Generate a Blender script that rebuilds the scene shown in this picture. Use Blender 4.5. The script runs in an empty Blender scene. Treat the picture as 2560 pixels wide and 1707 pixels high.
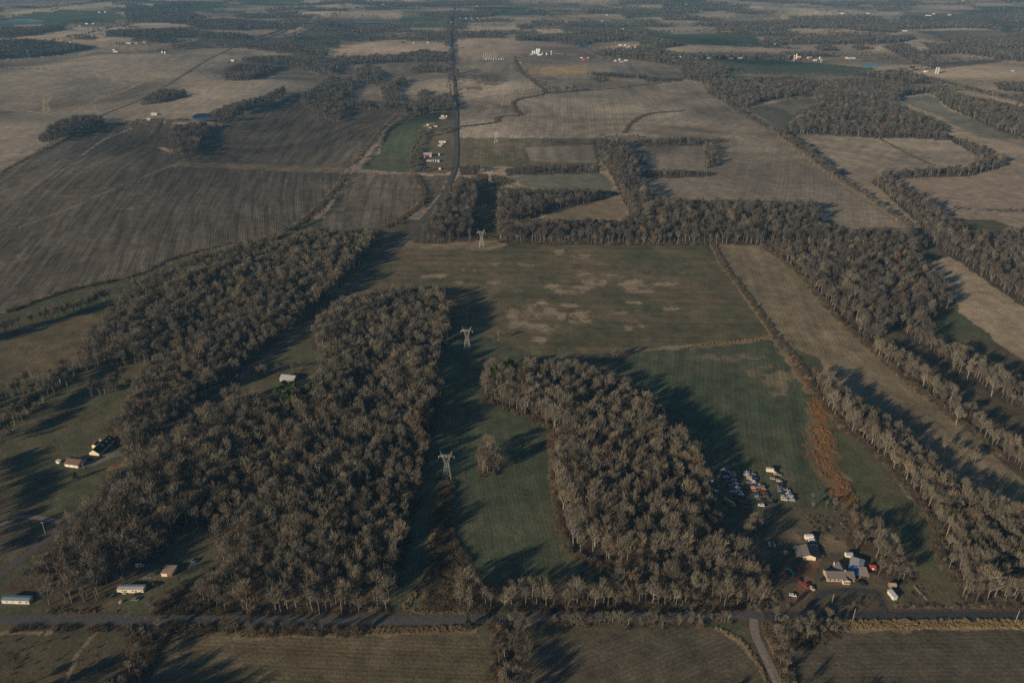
import bpy, math, random
import numpy as np
R = math.radians
sc = bpy.context.scene
# ------------------------------------------------------------------ camera, sky, sun, exposure
F_PX, TH, HC, CX, CY = 1991.0, R(26.5), 370.0, 1280.0, 853.5      # focal length in photo pixels, pitch, altitude
SUN_EL, SHADOW_AZ = 16.0, 49.0                                     # shadows fall towards +X+Y
cam = bpy.data.cameras.new('camera'); cam_o = bpy.data.objects.new('camera', cam)
sc.collection.objects.link(cam_o); sc.camera = cam_o
cam.sensor_width = 36.0; cam.lens = F_PX / 2560.0 * 36.0
cam.clip_start = 1.0; cam.clip_end = 90000.0
cam_o.location = (0, 0, HC); cam_o.rotation_euler = (R(90) - TH, 0, 0)
w = bpy.data.worlds.new('World'); sc.world = w; w.use_nodes = True
nt = w.node_tree; nt.nodes.clear()
sky = nt.nodes.new('ShaderNodeTexSky'); sky.sky_type = 'NISHITA'; sky.sun_disc = False
sky.sun_elevation = R(SUN_EL); sky.sun_rotation = R(SHADOW_AZ + 180.0)
sky.altitude = 200; sky.air_density = 1.0; sky.dust_density = 0.3; sky.ozone_density = 3.0
bg = nt.nodes.new('ShaderNodeBackground'); bg.inputs[1].default_value = 0.05
wo = nt.nodes.new('ShaderNodeOutputWorld')
nt.links.new(sky.outputs[0], bg.inputs[0]); nt.links.new(bg.outputs[0], wo.inputs[0])
sun = bpy.data.lights.new('sun', 'SUN'); sun_o = bpy.data.objects.new('sun', sun); sc.collection.objects.link(sun_o)
sun.energy = 5.0; sun.angle = R(0.6); sun.color = (1.0, 0.79, 0.55)
sun_o.rotation_euler = (R(90 - SUN_EL), 0, R(-SHADOW_AZ))
sun_o.location = (-300, -300, 600)
sc.view_settings.view_transform = 'Standard'; sc.view_settings.look = 'None'
sc.view_settings.exposure = 0.36; sc.view_settings.gamma = 1.0; sc.view_settings.use_curve_mapping = False
sc.cycles.max_bounces = 4; sc.cycles.diffuse_bounces = 2; sc.cycles.glossy_bounces = 2
sc.cycles.volume_bounces = 0; sc.cycles.transparent_max_bounces = 4; sc.cycles.transmission_bounces = 2
sc.cycles.use_denoising = False; sc.cycles.use_fast_gi = False
sc.cycles.use_adaptive_sampling = True; sc.cycles.adaptive_threshold = 0.006

COL = sc.collection
rng = np.random.default_rng(7); random.seed(7)
CT, ST = math.cos(TH), math.sin(TH)

# ------------------------------------------------------------------ noise, terrain height, projection
_perm = np.random.default_rng(3).random((256, 256))
def vnoise(x, y, seed=0):
    x = np.asarray(x, float) + seed * 17.31; y = np.asarray(y, float) + seed * 5.77
    xi = np.floor(x).astype(int); yi = np.floor(y).astype(int); fx = x - xi; fy = y - yi
    fx = fx * fx * fx * (fx * (fx * 6 - 15) + 10); fy = fy * fy * fy * (fy * (fy * 6 - 15) + 10)
    g = lambda a, b: _perm[a & 255, b & 255]
    return (g(xi, yi) * (1 - fx) + g(xi + 1, yi) * fx) * (1 - fy) + (g(xi, yi + 1) * (1 - fx) + g(xi + 1, yi + 1) * fx) * fy
def sstep(a, b, x):
    t = np.clip((np.asarray(x, float) - a) / (b - a), 0, 1); return t * t * (3 - 2 * t)
def height(x, y):
    x = np.asarray(x, float); y = np.asarray(y, float)
    d = np.hypot(x * 0.75, y)
    a = sstep(800, 1900, d)
    h = a * ((15.0 + 16 * sstep(-200, -800, x)) * (vnoise(x / 330, y / 330, 1) - .5) + 16.0 * (vnoise(x / 900, y / 900, 2) - .5))
    h = h + sstep(3200, 5200, d) * 26.0 * (vnoise(x / 1500, y / 1100, 4) - .5)
    return h
def project(x, y, z):
    dz = z - HC; zc = np.maximum(y * CT - dz * ST, 1.0); yc = -y * ST - dz * CT
    return CX + F_PX * x / zc, CY + F_PX * yc / zc
def unproject(px, py, zoff=0.0):
    """photo pixel -> point where that ray meets the ground"""
    u = (px - CX) / F_PX; v = (py - CY) / F_PX
    dx, dy, dz = u, CT - v * ST, -ST - v * CT
    z = 0.0; t = -HC / min(dz, -0.004)
    for _ in range(40):
        t2 = (z + zoff - HC) / min(dz, -0.004); t = t + 0.5 * (t2 - t)
        z = float(height(dx * t, dy * t))
    return dx * t, dy * t, z
def in_poly(px, py, poly):
    px = np.asarray(px); py = np.asarray(py)
    p = np.asarray(poly, float); res = np.zeros(px.shape, bool)
    bb = (px >= p[:, 0].min()) & (px <= p[:, 0].max()) & (py >= p[:, 1].min()) & (py <= p[:, 1].max())
    if not bb.any(): return res
    idx = np.nonzero(bb)[0]; X = px[idx]; Y = py[idx]; c = np.zeros(len(idx), bool)
    for (x0, y0), (x1, y1) in zip(p, np.roll(p, -1, 0)):
        if y0 == y1: continue
        m = (y0 > Y) != (y1 > Y)
        c ^= m & (X < (x1 - x0) * (Y - y0) / (y1 - y0) + x0)
    res[idx] = c
    return res
def seg_dist(x, y, pts):
    d = np.full(np.shape(x), 1e9)
    for (x0, y0), (x1, y1) in zip(pts[:-1], pts[1:]):
        ex, ey = x1 - x0, y1 - y0; L = ex * ex + ey * ey + 1e-9
        t = np.clip(((x - x0) * ex + (y - y0) * ey) / L, 0, 1)
        d = np.minimum(d, np.hypot(x - x0 - t * ex, y - y0 - t * ey))
    return d
def world_line(pts, step=None):
    W = [unproject(*p) for p in pts]
    W = np.array([(a, b) for a, b, _ in W])
    if step:                                       # Catmull-Rom, resampled
        out = []
        n = len(W)
        for i in range(n - 1):
            p0, p1, p2, p3 = W[max(i - 1, 0)], W[i], W[i + 1], W[min(i + 2, n - 1)]
            k = max(2, int(np.hypot(*(p2 - p1)) / step))
            for j in range(k):
                t = j / k
                out.append(.5 * (2 * p1 + (p2 - p0) * t + (2 * p0 - 5 * p1 + 4 * p2 - p3) * t * t + (3 * p1 - p0 - 3 * p2 + p3) * t ** 3))
        out.append(W[-1]); W = np.array(out)
    return W

# ------------------------------------------------------------------ materials
MATS = {}
def nodes_mat(name):
    m = bpy.data.materials.new(name); m.use_nodes = True
    t = m.node_tree; b = t.nodes['Principled BSDF']; MATS[name] = m
    return m, t, b
def paint(name, col, rough=.6, metal=0.0, var=.25, scale=1.5, spec=.3):
    """plain coating with blotchy wear"""
    if name in MATS: return MATS[name]
    m, t, b = nodes_mat(name)
    g = t.nodes.new('ShaderNodeNewGeometry'); n = t.nodes.new('ShaderNodeTexNoise')
    n.inputs['Scale'].default_value = scale; n.inputs['Detail'].default_value = 4
    mr = t.nodes.new('ShaderNodeMapRange'); mr.inputs[3].default_value = 1 - var; mr.inputs[4].default_value = 1 + var
    mx = t.nodes.new('ShaderNodeVectorMath'); mx.operation = 'SCALE'; mx.inputs[0].default_value = col
    t.links.new(g.outputs['Position'], n.inputs['Vector']); t.links.new(n.outputs['Fac'], mr.inputs[0])
    t.links.new(mr.outputs[0], mx.inputs['Scale']); t.links.new(mx.outputs[0], b.inputs['Base Color'])
    b.inputs['Roughness'].default_value = rough; b.inputs['Metallic'].default_value = metal
    b.inputs['Specular IOR Level'].default_value = spec
    return m
def plant_mat(name, stops, rough=.85, fine=0.25):
    """colour picked at random for each plant, broken up by fine noise"""
    m, t, b = nodes_mat(name)
    oi = t.nodes.new('ShaderNodeObjectInfo'); r = t.nodes.new('ShaderNodeValToRGB')
    els = r.color_ramp.elements
    while len(els) < len(stops): els.new(.5)
    for e, (p, c) in zip(els, stops): e.position = p; e.color = (*c, 1)
    g = t.nodes.new('ShaderNodeNewGeometry'); n = t.nodes.new('ShaderNodeTexNoise'); n.inputs['Scale'].default_value = .9
    mr = t.nodes.new('ShaderNodeMapRange'); mr.inputs[3].default_value = 1 - fine; mr.inputs[4].default_value = 1 + fine
    mx = t.nodes.new('ShaderNodeVectorMath'); mx.operation = 'SCALE'
    t.links.new(oi.outputs['Random'], r.inputs[0]); t.links.new(g.outputs['Position'], n.inputs['Vector'])
    t.links.new(n.outputs['Fac'], mr.inputs[0]); t.links.new(r.outputs[0], mx.inputs[0]); t.links.new(mr.outputs[0], mx.inputs['Scale'])
    t.links.new(mx.outputs[0], b.inputs['Base Color']); b.inputs['Roughness'].default_value = rough
    b.inputs['Specular IOR Level'].default_value = .1
    return m
plant_mat('twigs', [(0, (.085, .075, .056)), (.2, (.13, .116, .088)), (.45, (.175, .157, .117)), (.7, (.145, .132, .104)), (.92, (.215, .193, .143)), (1, (.19, .15, .09))])
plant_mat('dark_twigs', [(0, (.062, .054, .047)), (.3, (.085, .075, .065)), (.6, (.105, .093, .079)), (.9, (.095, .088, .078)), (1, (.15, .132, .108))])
plant_mat('bark', [(0, (.085, .076, .062)), (.6, (.14, .128, .106)), (.88, (.19, .175, .15)), (1, (.27, .255, .225))])
plant_mat('pale_twigs', [(0, (.128, .114, .090)), (1, (.180, .160, .128))])
plant_mat('brush_twigs', [(0, (.072, .060, .043)), (.4, (.106, .083, .056)), (.7, (.093, .078, .058)), (1, (.140, .102, .058))])
plant_mat('russet', [(0, (.125, .082, .05)), (1, (.165, .11, .065))])
plant_mat('dry_blades', [(0, (.221, .162, .085)), (1, (.306, .238, .136))])
plant_mat('sedge_blades', [(0, (.211, .117, .043)), (.6, (.281, .148, .051)), (1, (.234, .164, .078))])
plant_mat('pine_needles', [(0, (.05, .075, .025)), (1, (.085, .11, .03))])
plant_mat('cedar_needles', [(0, (.03, .045, .02)), (1, (.05, .062, .025))])

def ground_mat():
    m, t, b = nodes_mat('land')
    N = t.nodes.new; L = t.links.new
    def attr(n): a = N('ShaderNodeAttribute'); a.attribute_name = n; return a
    def math_(op, a=None, bb=None):
        k = N('ShaderNodeMath'); k.operation = op
        for i, v in enumerate((a, bb)):
            if v is None: continue
            if isinstance(v, (int, float)): k.inputs[i].default_value = v
            else: L(v, k.inputs[i])
        return k.outputs[0]
    pos = N('ShaderNodeNewGeometry').outputs['Position']
    mp = N('ShaderNodeMapping'); mp.inputs['Rotation'].default_value = (.63, .47, .81); mp.inputs['Location'].default_value = (3.1, 7.7, 5.3); L(pos, mp.inputs['Vector'])   # oblique slice: no lattice plaid
    def noise(scale, det=4, rough=.55, vec=None, dist=0):
        n = N('ShaderNodeTexNoise'); n.inputs['Scale'].default_value = scale; n.inputs['Detail'].default_value = det
        n.inputs['Roughness'].default_value = rough; n.inputs['Distortion'].default_value = dist; L(vec or mp.outputs[0], n.inputs['Vector']); return n.outputs['Fac']
    def rng_(v, a, bb, c, d):
        k = N('ShaderNodeMapRange'); L(v, k.inputs[0])
        for i, q in zip((1, 2, 3, 4), (a, bb, c, d)): k.inputs[i].default_value = q
        return k.outputs[0]
    c1, c2, row = attr('col'), attr('col2'), attr('row')
    sp = N('ShaderNodeSeparateXYZ'); L(pos, sp.inputs[0]); rs = N('ShaderNodeSeparateXYZ'); L(row.outputs['Vector'], rs.inputs[0])
    wob = math_('MULTIPLY', math_('SUBTRACT', noise(.0016, 2), .5), 40.0)
    X = math_('ADD', sp.outputs[0], wob); Y = math_('ADD', sp.outputs[1], math_('MULTIPLY', wob, .6))
    u = math_('ADD', math_('MULTIPLY', X, rs.outputs[0]), math_('MULTIPLY', Y, rs.outputs[1]))      # across the rows, in rows
    v = math_('SUBTRACT', math_('MULTIPLY', X, rs.outputs[1]), math_('MULTIPLY', Y, rs.outputs[0])) # along the rows
    s = math_('SINE', math_('MULTIPLY', u, 6.2832))
    cb = N('ShaderNodeCombineXYZ'); L(math_('MULTIPLY', u, .45), cb.inputs[0]); L(math_('MULTIPLY', v, .03), cb.inputs[1]); L(math_('ADD', math_('MULTIPLY', u, .21), .37), cb.inputs[2])
    streak = rng_(noise(1.0, 4, .6, cb.outputs[0]), .3, .7, -1, 1)
    patch = rng_(noise(.011, 6, .62, None, .6), .36, .64, 0, 1)
    mid = rng_(noise(.07, 5, .65), .25, .75, .62, 1.38)
    fine = rng_(noise(.6, 3, .65), .25, .75, .62, 1.38)
    mix = N('ShaderNodeMix'); mix.data_type = 'RGBA'; L(patch, mix.inputs['Factor']); L(c1.outputs['Color'], mix.inputs['A']); L(c2.outputs['Color'], mix.inputs['B'])
    k = math_('ADD', 1.0, math_('MULTIPLY', rs.outputs[2], math_('ADD', math_('MULTIPLY', s, .42), math_('MULTIPLY', streak, .85))))
    tram = math_('LESS_THAN', math_('FRACT', math_('DIVIDE', u, 6.0)), .09)                       # wheel tracks of each pass
    k = math_('MULTIPLY', k, math_('SUBTRACT', 1.0, math_('MULTIPLY', tram, math_('MULTIPLY', rs.outputs[2], .35))))
    k = math_('MULTIPLY', math_('MULTIPLY', k, mid), fine)
    sc_ = N('ShaderNodeVectorMath'); sc_.operation = 'SCALE'; L(mix.outputs['Result'], sc_.inputs[0]); L(k, sc_.inputs['Scale'])
    L(sc_.outputs[0], b.inputs['Base Color']); b.inputs['Roughness'].default_value = .95; b.inputs['Specular IOR Level'].default_value = .05
    bp = N('ShaderNodeBump'); bp.inputs['Strength'].default_value = .55; bp.inputs['Distance'].default_value = 1.0
    hgt = math_('ADD', math_('MULTIPLY', noise(.35, 4, .65), .55), math_('MULTIPLY', s, math_('MULTIPLY', rs.outputs[2], .10)))
    L(hgt, bp.inputs['Height']); L(bp.outputs[0], b.inputs['Normal'])
    return m
LAND = ground_mat()
def asphalt_mat(name, col):
    m, t, b = nodes_mat(name)
    g = t.nodes.new('ShaderNodeNewGeometry'); n = t.nodes.new('ShaderNodeTexNoise'); n.inputs['Scale'].default_value = .5; n.inputs['Detail'].default_value = 6
    r = t.nodes.new('ShaderNodeValToRGB'); r.color_ramp.elements[0].position = .3; r.color_ramp.elements[1].position = .7
    r.color_ramp.elements[0].color = (*[c * .7 for c in col], 1); r.color_ramp.elements[1].color = (*[c * 1.3 for c in col], 1)
    t.links.new(g.outputs['Position'], n.inputs['Vector']); t.links.new(n.outputs['Fac'], r.inputs[0]); t.links.new(r.outputs[0], b.inputs['Base Color'])
    b.inputs['Roughness'].default_value = .9; b.inputs['Specular IOR Level'].default_value = .15
    return m
asphalt_mat('asphalt', (.08, .08, .082)); asphalt_mat('new_asphalt', (.048, .05, .055)); asphalt_mat('gravel', (.19, .175, .155))
wm, wt_, wb = nodes_mat('water'); wb.inputs['Base Color'].default_value = (.008, .014, .02, 1); wb.inputs['Roughness'].default_value = .2; wb.inputs['Specular IOR Level'].default_value = .16
_n = wt_.nodes.new('ShaderNodeTexNoise'); _n.inputs['Scale'].default_value = .6; _b = wt_.nodes.new('ShaderNodeBump'); _b.inputs['Strength'].default_value = .12
wt_.links.new(_n.outputs['Fac'], _b.inputs['Height']); wt_.links.new(_b.outputs[0], wb.inputs['Normal'])
paint('window_glass', (.02, .025, .03), .15, 0, .1, 1, .5)
paint('tyre', (.015, .015, .016), .9)
paint('galvanised', (.36, .36, .34), .45, .3, .15, 1)
paint('concrete', (.35, .34, .32), .9)
paint('weathered_wood', (.30, .27, .23), .9, 0, .3, 1.0)

# ------------------------------------------------------------------ object helpers
def tag(o, label=None, cat=None, group=None, kind=None):
    if label: o['label'] = label
    if cat: o['category'] = cat
    if group: o['group'] = group
    if kind: o['kind'] = kind
    return o
def link(o, parent=None):
    COL.objects.link(o)
    if parent is not None: o.parent = parent
    return o
def empty(name, loc, rz=0.0):
    o = bpy.data.objects.new(name, None); o.empty_display_size = 1; o.location = loc; o.rotation_euler = (0, 0, rz); return link(o)
def mesh_data(name, v, f, mats, midx=None, smooth=False):
    me = bpy.data.meshes.new(name); me.from_pydata([tuple(p) for p in v], [], f)
    for m in (mats if isinstance(mats, (list, tuple)) else [mats]): me.materials.append(MATS[m] if isinstance(m, str) else m)
    if midx is not None: me.polygons.foreach_set('material_index', midx)
    if smooth: me.polygons.foreach_set('use_smooth', [True] * len(me.polygons))
    me.update(); return me
def add(name, v, f, mat, parent=None, **k):
    return link(bpy.data.objects.new(name, mesh_data(name, v, f, mat, **k)), parent)
class MB:
    def __init__(s): s.v = []; s.f = []
    def box(s, x0, x1, y0, y1, z0, z1):
        n = len(s.v); s.v += [(x0, y0, z0), (x1, y0, z0), (x1, y1, z0), (x0, y1, z0), (x0, y0, z1), (x1, y0, z1), (x1, y1, z1), (x0, y1, z1)]
        s.f += [tuple(n + i for i in q) for q in ((0, 3, 2, 1), (4, 5, 6, 7), (0, 1, 5, 4), (1, 2, 6, 5), (2, 3, 7, 6), (3, 0, 4, 7))]; return s
    def bar(s, p0, p1, r0, r1=None, n=4):
        r1 = r0 if r1 is None else r1
        p0 = np.array(p0, float); p1 = np.array(p1, float); d = p1 - p0; d /= np.linalg.norm(d) + 1e-9
        a = np.cross(d, (0, 0, 1) if abs(d[2]) < .9 else (1, 0, 0)); a /= np.linalg.norm(a); b = np.cross(d, a); k = len(s.v)
        for p, r in ((p0, r0), (p1, r1)):
            for i in range(n):
                t = 2 * math.pi * i / n + .4; s.v.append(tuple(p + r * (math.cos(t) * a + math.sin(t) * b)))
        for i in range(n): j = (i + 1) % n; s.f.append((k + i, k + j, k + n + j, k + n + i))
        s.f.append(tuple(k + n + i for i in range(n))); return s
    def prism(s, prof, y0, y1):                     # profile in x-z swept along y
        n = len(s.v); m = len(prof)
        s.v += [(x, y0, z) for x, z in prof] + [(x, y1, z) for x, z in prof]
        s.f += [(n + i, n + (i + 1) % m, n + m + (i + 1) % m, n + m + i) for i in range(m)]
        s.f += [tuple(n + i for i in reversed(range(m))), tuple(n + m + i for i in range(m))]; return s
    def prism_x(s, prof, x0, x1):                   # profile in y-z swept along x
        n = len(s.v); m = len(prof)
        s.v += [(x0, y, z) for y, z in prof] + [(x1, y, z) for y, z in prof]
        s.f += [(n + i, n + (i + 1) % m, n + m + (i + 1) % m, n + m + i) for i in range(m)]
        s.f += [tuple(n + i for i in reversed(range(m))), tuple(n + m + i for i in range(m))]; return s
    def build(s, name, mat, parent=None, **k): return add(name, s.v, s.f, mat, parent, **k)

# ------------------------------------------------------------------ the land: what each field is (linear base colours)
#          colour             second colour        row strength
KIND = {
 'stubble':  ((.335, .28, .21), (.275, .235, .18), .17),
 'tan':      ((.34, .275, .19),   (.28, .225, .155),  .08),
 'pink':     ((.315, .25, .185),    (.265, .21, .16),   .08),
 'grey':     ((.26, .218, .163),  (.205, .177, .135),  .14),
 'plow':     ((.125, .106, .08),  (.095, .083, .064),  .55),
 'plow2':    ((.145, .123, .092), (.112, .096, .074),   .5),
 'wheat':    ((.085, .088, .05),  (.145, .115, .072),  .24),
 'meadow':   ((.062, .082, .048),  (.09, .092, .058),   .18),
 'green':    ((.058, .08, .045), (.078, .085, .052),   .10),
 'greygreen': ((.175, .162, .118), (.14, .136, .096), .10),
 'rough':    ((.17, .132, .08), (.075, .068, .042), .06),
 'fallow':   ((.24, .195, .128), (.155, .132, .085), .22),
 'litter':   ((.085, .066, .046), (.065, .052, .038), .0),
 'scrub':    ((.10, .082, .052),  (.075, .072, .045), .0),
 'drygrass': ((.24, .192, .125),  (.165, .135, .09),    .05),
 'orange':   ((.21, .115, .05),   (.15, .115, .065),   .25),
 'lawn':     ((.072, .088, .048),  (.115, .095, .06),  .08),
 'yard':     ((.12, .095, .065),  (.09, .085, .055),  .0),
 'dirt':     ((.22, .125, .07),   (.16, .10, .065),   .0),
 'yellow':   ((.31, .235, .12),   (.27, .20, .105),   .05),
 'brownfld': ((.112, .092, .066),   (.086, .08, .055), .18),
 'wet':      ((.105, .07, .055),  (.085, .06, .048),  .0),
}
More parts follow.
